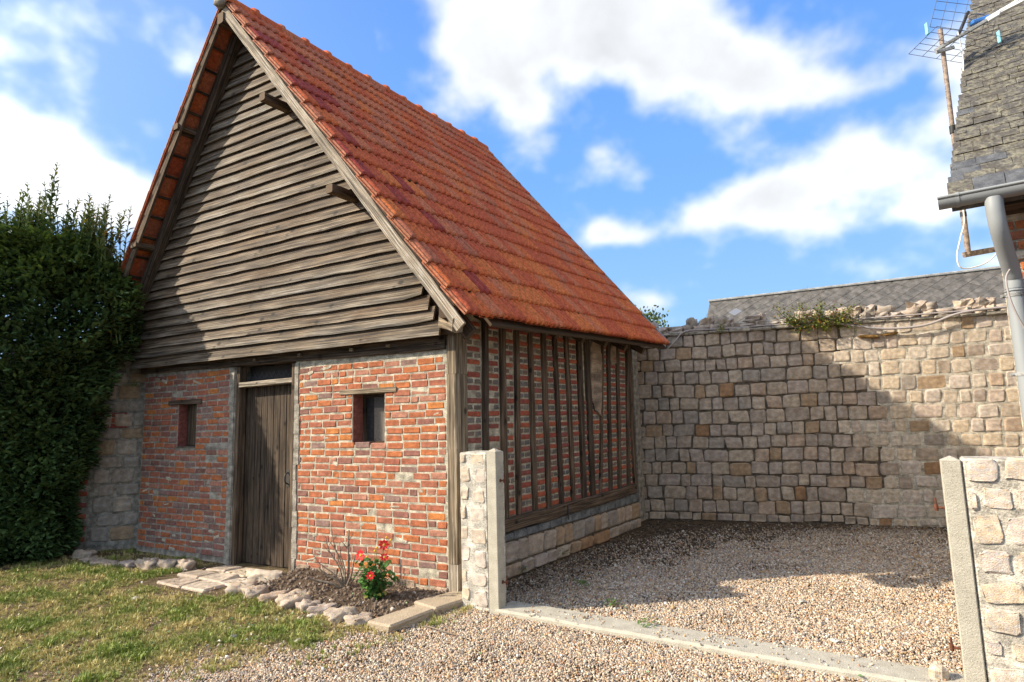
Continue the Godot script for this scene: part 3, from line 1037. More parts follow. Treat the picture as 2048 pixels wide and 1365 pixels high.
	part("eave_bracket", beam(Vector3(0.10, 2.50, 0.19), Vector3(0.42, 2.40, 0.42), 0.10, 0.12, Vector3.UP, 0.006, 3, 0.01), M.timber_grey, barn)
	part("eave_bracket", beam(Vector3(0.20, 2.54, 0.12), Vector3(0.30, 2.54, 0.42), 0.12, 0.12, Vector3.UP, 0.006, 3, 0.01), M.timber_brown, barn)
	# ---- rear and left walls, floor of the loft
	part("rear_wall", span_mesh(-4.7, 0.30, 0.0, 2.7, -4.75, -4.5), M.mortar_grey, barn)
	part("left_wall", span_mesh(-5.02, -4.75, 0.0, 2.6, -4.5, -0.31), M.mortar_grey, barn)
	st = begin()
	for zz in [-4.75, -4.6]:
		if zz < -4.7:
			tri(st, Vector3(0.45, 2.70, zz), Vector3(-5.3, 2.70, zz), Vector3(-2.56, 6.6, zz))
		else:
			tri(st, Vector3(0.45, 2.70, zz), Vector3(-2.56, 6.6, zz), Vector3(-5.3, 2.70, zz))
	part("rear_gable", done(st), M.timber_dark, barn)
	build_side(barn, root)
	build_roof(barn, root)

func wire_net(x0: float, x1: float, y0: float, y1: float, z: float, cell: float, r: float) -> ArrayMesh:
	var st := begin()
	var x := x0
	var i := 0
	while x < x1 - cell:
		var pts := []
		var y := y0
		var j := i
		while y <= y1:
			pts.append(Vector3(x + (cell * 0.5 if j % 2 else 0.0), y, z))
			y += cell
			j += 1
		add_tube(st, pts, [r], 3, false)
		x += cell * 0.5
		i += 1
	return done(st)

func gable_board(xl: float, xr: float, yb: float, yt: float, k: int) -> ArrayMesh:
	var st := begin()
	st.set_smooth_group(-1)
	var n := maxi(2, int((xr - xl) / 0.22))
	var uo := Vector2(rng.randf() * 9.0, rng.randf() * 9.0)
	var ph := rng.randf() * 20.0
	var tilt := rng.randf_range(-0.006, 0.006)
	var P := []
	for i in n + 1:
		var t := float(i) / n
		var x := lerpf(xl, xr, t)
		var w := 0.010 * world_noise.get_noise_2d(x * 2.4 + ph, k * 3.0) + tilt * (t - 0.5)
		var yt2 := yt
		var yb2 := yb + w
		if k < 4 and i == n:
			yb2 += [0.0, 0.02, 0.0, 0.03][k]
		var x2 := x
		if k >= 4 and i == n:
			x2 = right_line(yb) - 0.02      # the end follows the rake
		var bow := 0.004 * world_noise.get_noise_2d(x * 1.2 + 50 + ph, k * 5.0)
		P.append([Vector3(x2, yb2, 0.158 + bow), Vector3(x, yt2, 0.118 + bow), Vector3(x2, yb2, 0.134 + bow), Vector3(x, yt2, 0.100 + bow), Vector3(lerpf(x2, x, 0.45), lerpf(yb2, yt2, 0.42), 0.1425 + bow)])
	for i in n:
		var a: Array = P[i]
		var b: Array = P[i + 1]
		var u0: float = a[0].x
		var u1: float = b[0].x
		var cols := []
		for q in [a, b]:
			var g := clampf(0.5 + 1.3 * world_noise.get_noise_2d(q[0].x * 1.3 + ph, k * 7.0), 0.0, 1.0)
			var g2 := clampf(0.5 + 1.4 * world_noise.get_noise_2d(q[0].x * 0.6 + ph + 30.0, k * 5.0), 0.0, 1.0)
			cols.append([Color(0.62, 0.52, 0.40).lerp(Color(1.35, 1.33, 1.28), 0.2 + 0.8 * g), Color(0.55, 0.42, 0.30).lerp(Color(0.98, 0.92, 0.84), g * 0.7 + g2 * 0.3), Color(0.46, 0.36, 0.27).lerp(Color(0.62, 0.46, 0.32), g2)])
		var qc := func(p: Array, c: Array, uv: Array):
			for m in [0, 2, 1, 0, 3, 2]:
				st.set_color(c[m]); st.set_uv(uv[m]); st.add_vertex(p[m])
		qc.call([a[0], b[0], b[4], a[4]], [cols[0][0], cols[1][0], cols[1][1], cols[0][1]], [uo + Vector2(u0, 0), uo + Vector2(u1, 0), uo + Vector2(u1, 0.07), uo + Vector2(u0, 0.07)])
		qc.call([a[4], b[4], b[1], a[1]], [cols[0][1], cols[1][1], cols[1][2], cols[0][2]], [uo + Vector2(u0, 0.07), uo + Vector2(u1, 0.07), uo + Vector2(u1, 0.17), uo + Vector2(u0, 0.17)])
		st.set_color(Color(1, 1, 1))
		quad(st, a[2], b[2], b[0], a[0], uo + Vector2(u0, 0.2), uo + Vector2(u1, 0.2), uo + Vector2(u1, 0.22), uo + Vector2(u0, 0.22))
	for e in 2:
		var a: Array = P[0] if e == 0 else P[n]
		if e == 0:
			quad(st, a[2], a[0], a[1], a[3])
		else:
			quad(st, a[0], a[2], a[3], a[1])
	return done(st)

func gable_backing() -> ArrayMesh:
	var st := begin()
	st.set_smooth_group(-1)
	var f := [Vector3(-5.1, 2.40, 0.05), Vector3(0.20, 2.40, 0.05), Vector3(0.15, 2.80, 0.05), Vector3(-2.94, 6.60, 0.05), Vector3(-5.1, 3.10, 0.05)]
	for k in range(1, 4):
		tri(st, f[0], f[k], f[k + 1])
		tri(st, f[0] - Vector3(0, 0, 0.1), f[k + 1] - Vector3(0, 0, 0.1), f[k] - Vector3(0, 0, 0.1))
	for k in 5:
		var a: Vector3 = f[k]
		var b: Vector3 = f[(k + 1) % 5]
		quad(st, a - Vector3(0, 0, 0.1), b - Vector3(0, 0, 0.1), b, a)
	return done(st)

# ---- the half-timbered side: frame with x along the wall, z outwards
func build_side(barn: Node3D, root: Transform3D) -> void:
	var ds := Vector3(0.566, 0, -0.824).normalized()
	var nsv := Vector3(0.824, 0, 0.566).normalized()
	var world := Transform3D(Basis(ds, Vector3.UP, nsv), A + nsv * 0.10)
	var loc := root.affine_inverse() * world
	var st := begin()
	span(st, 0.16, 4.03, 0.58, 2.75, -0.25, -0.022, 0.002)
	var wall := part("side_wall", done(st), M.mortar, barn, loc)
	# studs: x at the foot, x at the head, width
	var studs := [[0.44, 0.485, 0.08], [0.76, 0.785, 0.09], [1.0, 1.05, 0.075], [1.315, 1.32, 0.075], [1.605, 1.595, 0.085], [1.885, 1.855, 0.075], [2.17, 2.13, 0.08], [2.44, 2.46, 0.11], [2.675, 2.67, 0.12], [2.885, 3.15, 0.05], [3.18, 3.32, 0.07], [3.465, 3.62, 0.075], [3.76, 3.95, 0.07], [3.99, 4.0, 0.10]]
	for s in studs:
		part("stud", beam(Vector3(s[0], 0.58, -0.034), Vector3(s[1], 2.72, -0.034), s[2], 0.10, Vector3.BACK, 0.006, 8, 0.008), M.timber_dark if rng.randf() < 0.5 else M.timber_brown, wall)
	var red := []
	var grey := []
	var rb := []
	var gb := []
	for i in 5:
		rb.append(box(Vector3(0.2, 0.06, 0.03), 0.007, 0.003))
		gb.append(stone_face(700 + i, 5, 0.12, 0.4))
	var edges := [[0.175, 0.175, 0.0]] + studs
	for i in edges.size() - 1:
		var a: Array = edges[i]
		var b: Array = edges[i + 1]
		var y := 0.60
		var row := 0
		var first := i < 3
		while y < 2.68:
			var t := (y - 0.58) / 2.14
			var xa: float = lerpf(a[0], a[1], t) + a[2] * 0.5 + 0.006
			var xb: float = lerpf(b[0], b[1], t) - b[2] * 0.5 - 0.006
			var w := xb - xa
			if i >= 8 and i <= 9 and y > 1.75:
				y += 0.0635
				row += 1
				continue
			if w > 0.04:
				var sh := 0.012 * world_noise.get_noise_2d(i * 9.0, 3.0)
				if row % 2 == 0:
					var in_ := rng.randf_range(0.006, 0.03) if first else 0.004
					var xf := Transform3D(Basis(Vector3.BACK, rng.randf_range(-0.02, 0.02)) * Basis.from_scale(Vector3((w - in_ * 2.0) / 0.2, 0.049 / 0.06 * rng.randf_range(0.9, 1.05), 1.0)), Vector3((xa + xb) * 0.5, y + 0.03 + sh, -0.026 + rng.randf_range(0.0, 0.006) - (0.004 if first else 0.0)))
					red.append([xf, rb[rng.randi() % 5], M["red" + str(rng.randi() % 4)], w * 0.05 / (world * xf.origin).distance_squared_to(eye)])
				else:
					var cnt := 1 if w < 0.11 else 2
					var cut := rng.randf_range(0.42, 0.58)
					for q in cnt:
						var x0 := xa if q == 0 else xa + w * cut
						var x1 := xb if q == cnt - 1 else xa + w * cut
						if first and rng.randf() < 0.25:
							continue
						var xf := Transform3D(Basis.from_scale(Vector3((x1 - x0) - 0.014, 0.046 * rng.randf_range(0.9, 1.1), 0.012)), Vector3((x0 + x1) * 0.5, y + 0.03 + sh, -0.024 - (0.003 if first else 0.0)))
						grey.append([xf, gb[rng.randi() % 5], M["flint" + str(rng.randi() % 5)], (x1 - x0) * 0.05 / (world * xf.origin).distance_squared_to(eye)])
			y += 0.0635
			row += 1
	emit_pieces(red, "red_brick", "small_bricks", wall, 200)
	emit_pieces(grey, "flint_block", "small_flints", wall, 230)
	# patch of pink render near the far end
	st = begin()
	append_mesh(st, stone_face(77, 7, 0.45, 0.5), Transform3D(Basis(Vector3.BACK, -0.04) * Basis.from_scale(Vector3(0.36, 1.25, 0.03)), Vector3(2.93, 2.12, -0.024)))
	append_mesh(st, stone_face(78, 7, 0.45, 0.5), Transform3D(Basis(Vector3.BACK, -0.04) * Basis.from_scale(Vector3(0.24, 0.5, 0.025)), Vector3(3.47, 2.5, -0.022)))
	part("render_patch", st.commit(), M.render_pink, wall)
	# sole plate, mortar fillet, stone plinth
	part("sole_plate", beam(Vector3(0.13, 0.515, -0.03), Vector3(3.95, 0.565, -0.03), 0.135, 0.15, Vector3.BACK, 0.008, 14, 0.014), M.timber_brown, wall)
	st = begin()
	for i in 16:
		span(st, 0.15 + 0.24 * i, 0.39 + 0.24 * i, 0.37, 0.43 + 0.004 * i + rng.randf_range(0, 0.012), -0.2, 0.012 + rng.randf_range(0, 0.012), 0.012, 0.004)
	part("fillet", done(st), M.fillet, wall)
	part("iron_strap", span_mesh(1.92, 1.945, 0.42, 0.58, 0.05, 0.058, 0.001), M.iron, wall)
	part("plinth", span_mesh(0.13, 4.1, -0.05, 0.37, -0.25, -0.008, 0.004), M.mortar_dark, wall)
	var ps := []
	var y2 := 0.0
	for r in 2:
		var hh: float = [0.14, 0.225][r]
		var xx := 0.13
		while xx < 4.05:
			var w := rng.randf_range(0.16, 0.34) if r == 1 else rng.randf_range(0.2, 0.45)
			w = minf(w, 4.08 - xx)
			ps.append([Transform3D(Basis.from_scale(Vector3(w - 0.012, hh - 0.012, rng.randf_range(0.02, 0.045))), Vector3(xx + w * 0.5, y2 + hh * 0.5, -0.01)), stone_face(800 + ps.size() % 12, 5, 0.10, 0.4), pick("stone", 9), 1.0])
			xx += w
		y2 += hh
	emit_pieces(ps, "plinth_stone", "small_stones", wall, 300)
	for i in 7:
		part("rafter_foot", beam(Vector3(0.35 + 0.62 * i, 2.70, -0.1), Vector3(0.35 + 0.62 * i, 2.53, 0.20), 0.075, 0.09, Vector3.UP, 0.003, 2), M.timber_brown, wall)

func tile_mesh(half: bool, verge: int) -> ArrayMesh:
	# x across 0..0.2, y up the slope 0..0.40, z outwards
	var W := 0.1 if half else 0.2
	var n := 7 if half else 13
	var st := begin()
	st.set_smooth_group(1)
	var prof := func(x: float) -> float:
		return 0.036 * pow(absf(sin(PI * x / 0.1)), 0.8)
	var ys := [0.0, 0.006, 0.03, 0.40]
	var dz := [-0.010, 0.0, 0.004, 0.0]
	var P := []
	for j in 4:
		var row := []
		for i in n:
			var x := W * i / (n - 1)
			row.append(Vector3(x, ys[j], prof.call(x) * (0.8 if j == 0 else 1.0) + dz[j] + 0.016))
		P.append(row)
	for j in 3:
		for i in n - 1:
			quad(st, P[j][i], P[j][i + 1], P[j + 1][i + 1], P[j + 1][i])
	st.set_smooth_group(-1)
	var bot := -0.006
	for i in n - 1:
		var a: Vector3 = P[0][i]
		var b: Vector3 = P[0][i + 1]
		quad(st, Vector3(a.x, 0.006, bot + 0.5 * prof.call(a.x)), Vector3(b.x, 0.006, bot + 0.5 * prof.call(b.x)), b, a)
	quad(st, Vector3(W, 0.004, bot), Vector3(0, 0.004, bot), Vector3(0, 0.40, bot), Vector3(W, 0.40, bot))
	for e in [0.0, W]:
		var i: int = 0 if e == 0.0 else n - 1
		if e == 0.0:
			quad(st, Vector3(e, 0.4, bot), Vector3(e, 0.0, bot), P[0][i], P[3][i])
		else:
			quad(st, Vector3(e, 0.0, bot), Vector3(e, 0.4, bot), P[3][i], P[0][i])
	var am := done(st)
	if verge != 0:
		var s2 := begin()
		var xe := 0.0 if verge < 0 else W
		add_box(s2, Vector3(0.016, 0.40, 0.020), 0.004, 0.001, Transform3D(Basis.IDENTITY, Vector3(xe, 0.20, 0.020)))
		add_box(s2, Vector3(0.012, 0.39, 0.016), 0.004, 0.001, Transform3D(Basis.IDENTITY, Vector3(xe + 0.012 * verge, 0.19, -0.006)))
		s2.generate_normals()
		am = s2.commit(am)
		am.surface_set_material(1, M.fresh_clay)
	return am

func build_roof(barn: Node3D, root: Transform3D) -> void:
	var dl := Vector3(0.0826, 0, -0.9966)
	var E0 := Vector3(0.512, 2.455, 0.455)
	var R0 := Vector3(-2.94, 6.715, 0.455)
	var corners := [[E0, E0 + dl * 4.78 + Vector3(0, 0.15, 0), R0 + dl * 5.22, R0], [Vector3(-5.52, 2.60, 0.455) + dl * 5.2, Vector3(-5.52, 2.60, 0.455), R0, R0 + dl * 5.22]]
	for side in 2:
		var c: Array = corners[side]      # eave a, eave b, ridge b, ridge a ; x runs a -> b
		var xdir: Vector3 = (c[1] - c[0]).normalized()
		var ydir: Vector3 = (c[3] - c[0]).normalized()
		var nrm := xdir.cross(ydir).normalized()
		# boarding under the tiles, behind the gable only
		var st := begin()
		st.set_smooth_group(-1)
		var q := []
		for k in 4:
			q.append(c[k] - nrm * 0.02)
		var inset := dl * 0.42
		if side == 0:
			q[0] += inset; q[3] += inset
		else:
			q[1] += inset; q[2] += inset
		quad(st, q[0], q[1], q[2], q[3])
		quad(st, q[1] - nrm * 0.03, q[0] - nrm * 0.03, q[3] - nrm * 0.03, q[2] - nrm * 0.03)
		for k in 4:
			var a: Vector3 = q[k]
			var b: Vector3 = q[(k + 1) % 4]
			quad(st, a - nrm * 0.03, b - nrm * 0.03, b, a)
		var roof := part("roof_slope", done(st), M.timber_dark, barn)
		var rows := 17
		var cols := 26
		var full := tile_mesh(false, 0)
		var half := tile_mesh(true, 0)
		var v_full := tile_mesh(false, -1 if side == 0 else 1)
		var v_half := tile_mesh(true, -1 if side == 0 else 1)
		var list := []
		for r in rows:
			var s := float(r) / rows
			var s1 := float(r + 1) / rows
			var stag := (r % 2 == 1)
			var n := cols + (1 if stag else 0)
			for i in n:
				var t0 := float(i) / cols
				var t1 := float(i + 1) / cols
				if stag:
					t0 = maxf(0.0, t0 - 0.5 / cols)
					t1 = minf(1.0, t1 - 0.5 / cols)
				var pa: Vector3 = (c[0] as Vector3).lerp(c[3], s).lerp((c[1] as Vector3).lerp(c[2], s), t0)
				var pb: Vector3 = (c[0] as Vector3).lerp(c[3], s).lerp((c[1] as Vector3).lerp(c[2], s), t1)
				var pu: Vector3 = (c[0] as Vector3).lerp(c[3], s1).lerp((c[1] as Vector3).lerp(c[2], s1), t0)
				var wd := pa.distance_to(pb)
				var is_half := t1 - t0 < 0.75 / cols
				var xa := (pb - pa).normalized()
				var up := (pu - pa)
				var gauge := up.length()
				var za := xa.cross(up).normalized()
				var ya := za.cross(xa)
				# each tile lies tilted on the row below
				ya = (ya * 0.40 - za * 0.034).normalized()
				za = xa.cross(ya)
				var sway := 0.012 * world_noise.get_noise_2d(r * 0.9, i * 0.35 + side * 50) + rng.randf_range(-0.003, 0.003)
				var b := Basis(xa * (wd / (0.1 if is_half else 0.2)), ya * (gauge / 0.323), za)
				b = Basis(za, rng.randf_range(-0.010, 0.010)) * b
				var xf := Transform3D(b, pa + nrm * (0.036 + sway * 0.6) + ya * (rng.randf_range(-0.004, 0.004) + sway))
				var edge := (i == 0) if side == 0 else (i == n - 1)
				var m: Mesh = (v_half if is_half else v_full) if edge else (half if is_half else full)
				var w := world_noise.get_noise_2d(r * 0.8 + 11, i * 0.5) + s * 0.5 + rng.randf_range(-0.35, 0.35)
				var k := 0
				if w > 0.62: k = 4
				elif w > 0.36: k = 3
				elif w > 0.12: k = 2
				elif w > -0.1: k = 1
				elif w > -0.3: k = 0
				else: k = 6
				if i < 4 and rng.randf() < 0.3: k = 5
				if edge:
					var am2 := m
					m = am2
				list.append([xf, m, M["tile" + str(k)], (1.0 if side == 0 else (0.9 if i > n - 3 else 0.01)) / (root * xf.origin).distance_squared_to(eye), edge])
		# the verge tiles keep their own two surfaces and are always single
		var rest := []
		for p in list:
			if p[4]:
				var o := part("roof_tile", verge_copy(p[1], p[2]), null, roof, p[0])
				o.name = o.name
			else:
				rest.append(p)
		emit_pieces(rest, "roof_tile", "more_roof_tiles", roof, 280 if side == 0 else 16)
		if side == 1:
			for r in range(1, rows + 1):
				var s := (float(r) + 0.12) / rows
				if s > 1.0:
					continue
				var p: Vector3 = (c[1] as Vector3).lerp(c[2], s) - nrm * 0.006
				part("batten", beam(p - dl * -0.0 + Vector3(0, 0, -0.02), p + dl * 0.40, 0.035, 0.025, nrm, 0.001, 1, 0.002), M.timber_dark, roof)
	# ridge tiles
	var rm := ridge_mesh()
	var cnt := 14
	for i in cnt:
		var t := float(i) / cnt
		var p := R0 + dl * (5.24 * t) + Vector3(-0.01, 0.028, 0.01) + Vector3(0, 0.006 * sin(i * 2.1), 0)
		var z := dl
		var xx := Vector3.UP.cross(z).normalized()
		part("ridge_tile", rm, M["tile" + str([0, 1, 3, 1][i % 4])], barn, Transform3D(Basis(xx, Vector3.UP, z), p))
	part("ridge_mortar", rock(5, 6, 9, 0.4, 0.5), M.mortar_grey, barn, Transform3D(Basis.from_scale(Vector3(0.17, 0.15, 0.14)), R0 + Vector3(-0.02, -0.02, 0.02)))
	# metal strip along the far verge
	part("verge_flashing", beam(E0 + dl * 4.80 + Vector3(0.03, 0.18, 0), R0 + dl * 5.24 + Vector3(0, 0.06, 0), 0.05, 0.06, dl, 0.001, 3), M.lead_grey, barn)
	# cushions of moss
	var mx := []
	for i in 60:
		var s := rng.randf_range(0.05, 0.75)
		var t := rng.randf_range(0.03, 0.8)
		var ca: Array = corners[0]
		var row := floorf(s * 17.0) / 17.0
		var p: Vector3 = (ca[0] as Vector3).lerp(ca[3], row).lerp((ca[1] as Vector3).lerp(ca[2], row), t)
		var nn: Vector3 = ((ca[1] as Vector3) - ca[0]).cross((ca[3] as Vector3) - ca[0]).normalized()
		mx.append(Transform3D(Basis.from_euler(Vector3(rng.randf(), rng.randf() * 6.0, rng.randf())).scaled(Vector3(0.05, 0.03, 0.04) * rng.randf_range(0.5, 1.3)), p + nn * 0.042))
	many("roof_moss", rock(9, 4, 7, 0.5, 0.2), M.moss, mx, [], barn)

var verge_cache := {}
func verge_copy(m: ArrayMesh, mat: Material) -> ArrayMesh:
	var key := [m, mat]
	if not verge_cache.has(key):
		var d: ArrayMesh = m.duplicate()
		d.surface_set_material(0, mat)
		d.surface_set_material(1, M.fresh_clay)
		verge_cache[key] = d
	return verge_cache[key]

func ridge_mesh() -> ArrayMesh:
	var st := begin()
	st.set_smooth_group(1)
	var zs := [0.0, 0.0, 0.055, 0.07, 0.40]
	var rs := [0.085, 0.128, 0.132, 0.108, 0.104]
	var P := []
	for j in 5:
		var row := []
		for i in 11:
			var a := PI * (-0.08 + 1.16 * i / 10.0)
			row.append(Vector3(cos(a) * rs[j], sin(a) * rs[j] - 0.035, zs[j]))
		P.append(row)
	for j in 4:
		for i in 10:
			quad(st, P[j][i], P[j][i + 1], P[j + 1][i + 1], P[j + 1][i])
	return done(st)

# ------------------------------------------------------------------ walls
func build_old_wall() -> void:
	var d := Vector3(-0.963, 0, 0.271).normalized()
	# x runs towards the barn, z towards the yard
	var turn := atan2(d.z, -d.x)
	var o := thing("old_wall", "old stone wall with brick quoin between dark shrub and barn", "wall", Vector3(-5.06, 0, -8.47) + d * 1.7, turn)
	part("wall_core", span_mesh(0.0, 1.70, 0.0, 2.80, -0.35, -0.01, 0.01), M.mortar_grey, o)
	var st := []
	var y := 0.12
	var r := 0
	while y < 2.3:
		var hh: float = [0.20, 0.17, 0.22, 0.16][r % 4]
		if not (y > 1.62 and y < 1.80):
			var x := 1.12 + 0.06 * (r % 2)
			while x < 1.66:
				var w := minf(rng.randf_range(0.2, 0.32), 1.70 - x)
				if w > 0.1:
					st.append([Transform3D(Basis.from_scale(Vector3(w - 0.015, hh - 0.015, 0.03)), Vector3(x + w * 0.5, y + hh * 0.5, -0.012)), stone_face(900 + r + int(x * 10)), M["stone" + str([0, 3, 8, 6, 7][rng.randi() % 5])], 1.0])
				x += w
		y += hh
		r += 1
	emit_pieces(st, "stone", "small_stones", o, 300)
	var bl := []
	var m := box(Vector3(0.2, 0.06, 0.03), 0.006, 0.003)
	for i in 31:
		var cnt := 4 if (i >= 21 and i <= 23) else 2
		var len := 0.0
		for k in cnt:
			var x := 0.66 + 0.21 * k + (0.1 if i % 2 else 0.0)
			if x > 1.6:
				continue
			bl.append([Transform3D(Basis.from_scale(Vector3(0.97, 0.95, 1.0)), Vector3(x, 0.10 + i * 0.0735, -0.008 - rng.randf() * 0.006)), m, M["red" + str(rng.randi() % 4)], 1.0])
	emit_pieces(bl, "brick", "small_bricks", o, 300)

func build_boundary_wall() -> void:
	var W0 := Vector3(2.057, 0, -9.777)
	var turn := atan2(-0.318, 0.948)
	var xf := Transform3D(Basis(Vector3.UP, turn), W0)
	var o := thing("boundary_wall", "tall wall of squared pale stones closing the gravel yard behind the barn", "wall", W0, turn)
	# core in courses: dark open joints on the left, pale flush pointing on the right
	var core := begin()
	var core2 := begin()
	var y := 0.0
	var heights := [0.11]
	for i in 14:
		heights.append(rng.randf_range(0.178, 0.206))
	var faces := []
	for i in 22:
		faces.append(stone_face(400 + i, 5, 0.10, 0.4, 0.14 + 0.04 * (i % 3)))
	var list := []
	var row := 0
	for hh in heights:
		var sp: float = 2.95 + 0.035 * (14 - row) * 0.4 + rng.randf_range(-0.38, 0.30)
		span(core, -0.75, sp, y, y + hh, -0.45, -0.014, 0.001)
		span(core2, sp, 6.4, y, y + hh, -0.45, -0.006, 0.001)
		var x := -0.72 + rng.randf_range(0.0, 0.12)
		while x < 6.2:
			var w := rng.randf_range(0.145, 0.26)
			if rng.randf() < 0.14:
				w = rng.randf_range(0.27, 0.37)
			if row == 0:
				w = rng.randf_range(0.12, 0.26)
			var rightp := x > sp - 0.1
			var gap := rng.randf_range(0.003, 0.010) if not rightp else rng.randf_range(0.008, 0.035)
			var cx := x + w * 0.5
			var cy: float = y + hh * 0.5 + 0.05 * world_noise.get_noise_2d(cx * 0.45, y * 0.3) + rng.randf_range(-0.008, 0.008)
			var dep := rng.randf_range(0.012, 0.022) if not rightp else rng.randf_range(0.005, 0.013)
			var k: int = [0, 1, 2, 3, 4, 7, 8, 0, 4, 2][rng.randi() % 10]
			if rng.randf() < 0.07:
				k = 5 if rng.randf() < 0.35 else 6
			var p := Vector3(cx, cy, -0.014 if not rightp else -0.006)
			var b := Basis(Vector3.BACK, rng.randf_range(-0.035, 0.035)) * Basis.from_scale(Vector3(w - gap, (hh - gap * 0.9 + 0.004) * rng.randf_range(0.92, 1.05), dep * 1.35 if not rightp else dep * 1.2))
			var wp := xf * p
			var vis := 1.0 if cx < 4.6 else 0.2
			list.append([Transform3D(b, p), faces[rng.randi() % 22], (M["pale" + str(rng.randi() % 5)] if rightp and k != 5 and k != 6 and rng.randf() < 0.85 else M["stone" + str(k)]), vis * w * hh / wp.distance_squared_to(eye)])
			x += w
		y += hh
		row += 1
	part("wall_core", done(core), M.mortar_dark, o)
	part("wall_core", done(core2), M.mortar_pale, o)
	emit_pieces(list, "stone", "more_stones", o, 290)
	# ledge and the set-back rubble courses above it
	var top := y
	var led := begin()
	for i in 24:
		span(led, -0.75 + 0.3 * i, -0.45 + 0.3 * i, top, top + 0.035 + rng.randf_range(0, 0.02), -0.42, 0.045 + rng.randf_range(-0.02, 0.025), 0.012, 0.006)
	part("ledge", done(led), M.mortar_grey, o)
	part("parapet_core", span_mesh(-0.75, 6.4, top + 0.03, top + 0.175, -0.42, -0.11, 0.02, 0.005), M.mortar_grey, o)
	var caps := []
	for i in 10:
		caps.append(rock(500 + i, 7, 10, 0.6, 1.1, i % 2 == 0))
	var x := -0.5
	var cl := []
	while x < 6.2:
		var w := rng.randf_range(0.10, 0.25)
		var hh := rng.randf_range(0.11, 0.18)
		if x > 0.93 and x < 1.0:
			x += 0.04
		for lay in 2:
			if lay == 1 and rng.randf() < 0.35:
				continue
			var h2 := hh * (0.8 if lay == 0 else 1.0)
			cl.append([Transform3D(Basis(Vector3.UP, rng.randf_range(-0.3, 0.3)) * Basis(Vector3.BACK, rng.randf_range(-0.18, 0.18)) * Basis.from_scale(Vector3(w * 1.04, h2, 0.20)), Vector3(x + w * (0.5 + 0.4 * lay), top + (0.085 if lay == 0 else 0.19), -0.10 - 0.08 * lay)), caps[rng.randi() % 10], M["stone" + str([0, 3, 7, 4, 7, 2][rng.randi() % 6])] if rng.randf() < 0.8 or x < 2.6 else M["pale" + str(rng.randi() % 4)], 1.0 - 0.3 * lay])
		x += w
	emit_pieces(cl, "coping_stone", "small_stones", o, 300)
	part("expanding_foam", joined([[rock(61, 5, 8, 0.5, 0.1), Transform3D(Basis(Vector3.BACK, -0.1) * Basis.from_scale(Vector3(0.28, 0.055, 0.07)), Vector3(3.22, 2.63, 0.03))], [rock(62, 5, 8, 0.5, 0.1), Transform3D(Basis(Vector3.BACK, 0.08) * Basis.from_scale(Vector3(0.26, 0.04, 0.06)), Vector3(3.48, 2.65, 0.03))]]), M.foam, o)
	# cables along the ledge
	var w := func(a: float, b: float, c := 0.07) -> Vector3:
		return xf * Vector3(a, b, c)
	var c1 := part("grey_cable", tube(smooth_path([w.call(0.42, 2.62), w.call(0.55, 2.74, 0.09), w.call(0.72, top + 0.06), w.call(1.2, top + 0.065, 0.02), w.call(1.9, top + 0.07, 0.02), w.call(2.6, top + 0.075, 0.02), w.call(3.4, top + 0.07, 0.05), w.call(4.9, top + 0.085, 0.05)]), 0.011, 6), M.cable_grey)
	tag(c1, "thin grey cable running along the ledge of the stone wall", "cable")
	var c2 := part("grey_hose", tube(smooth_path([w.call(2.72, top + 0.06, 0.06), w.call(3.0, top - 0.02, 0.09), w.call(3.4, top - 0.10, 0.09), w.call(3.9, top - 0.09, 0.09), w.call(4.35, top + 0.05, 0.09), w.call(4.9, top + 0.09, 0.08), w.call(5.3, top + 0.08, 0.08)]), 0.017, 7), M.cable_grey)
	tag(c2, "thicker grey hose sagging below the ledge at the sunlit right of the wall", "hose")
	# plants on the wall
	wall_plant("wall_plant", "bushy green and yellow plant growing from the top of the stone wall", xf * Vector3(2.55, top + 0.02, 0.03), 1.15, 0.36, 1900, 5)
	wall_plant("wall_plant", "small dark green weed upright on the wall ledge near the barn", xf * Vector3(1.25, top + 0.03, 0.0), 0.10, 0.18, 70, 6)
	wall_plant("wall_plant", "small yellow-green tuft beside the downpipe on the wall top", xf * Vector3(5.05, top + 0.06, 0.0), 0.16, 0.12, 60, 7)
	var st := begin()
	for i in 9:
		var x0 := [0.98, 1.05, 1.12, 2.5, 2.62, 2.9, 2.3, 1.1, 3.0][i] as float
		var hh: float = [0.32, 0.26, 0.2, 0.62, 0.55, 0.4, 0.3, 0.35, 0.3][i]
		add_tube(st, smooth_path([Vector3(x0, top + 0.03, 0.02), Vector3(x0 + rng.randf_range(-0.04, 0.04), top + hh * 0.5, 0.03), Vector3(x0 + rng.randf_range(-0.1, 0.1), top + hh, 0.02)], 3), [0.004, 0.003, 0.002], 4)
	part("dry_stalks", done(st), M.dry_stem, o)

func joined(list: Array) -> ArrayMesh:
	var st := begin()
	for l in list:
		append_mesh(st, l[0], l[1])
	return st.commit()

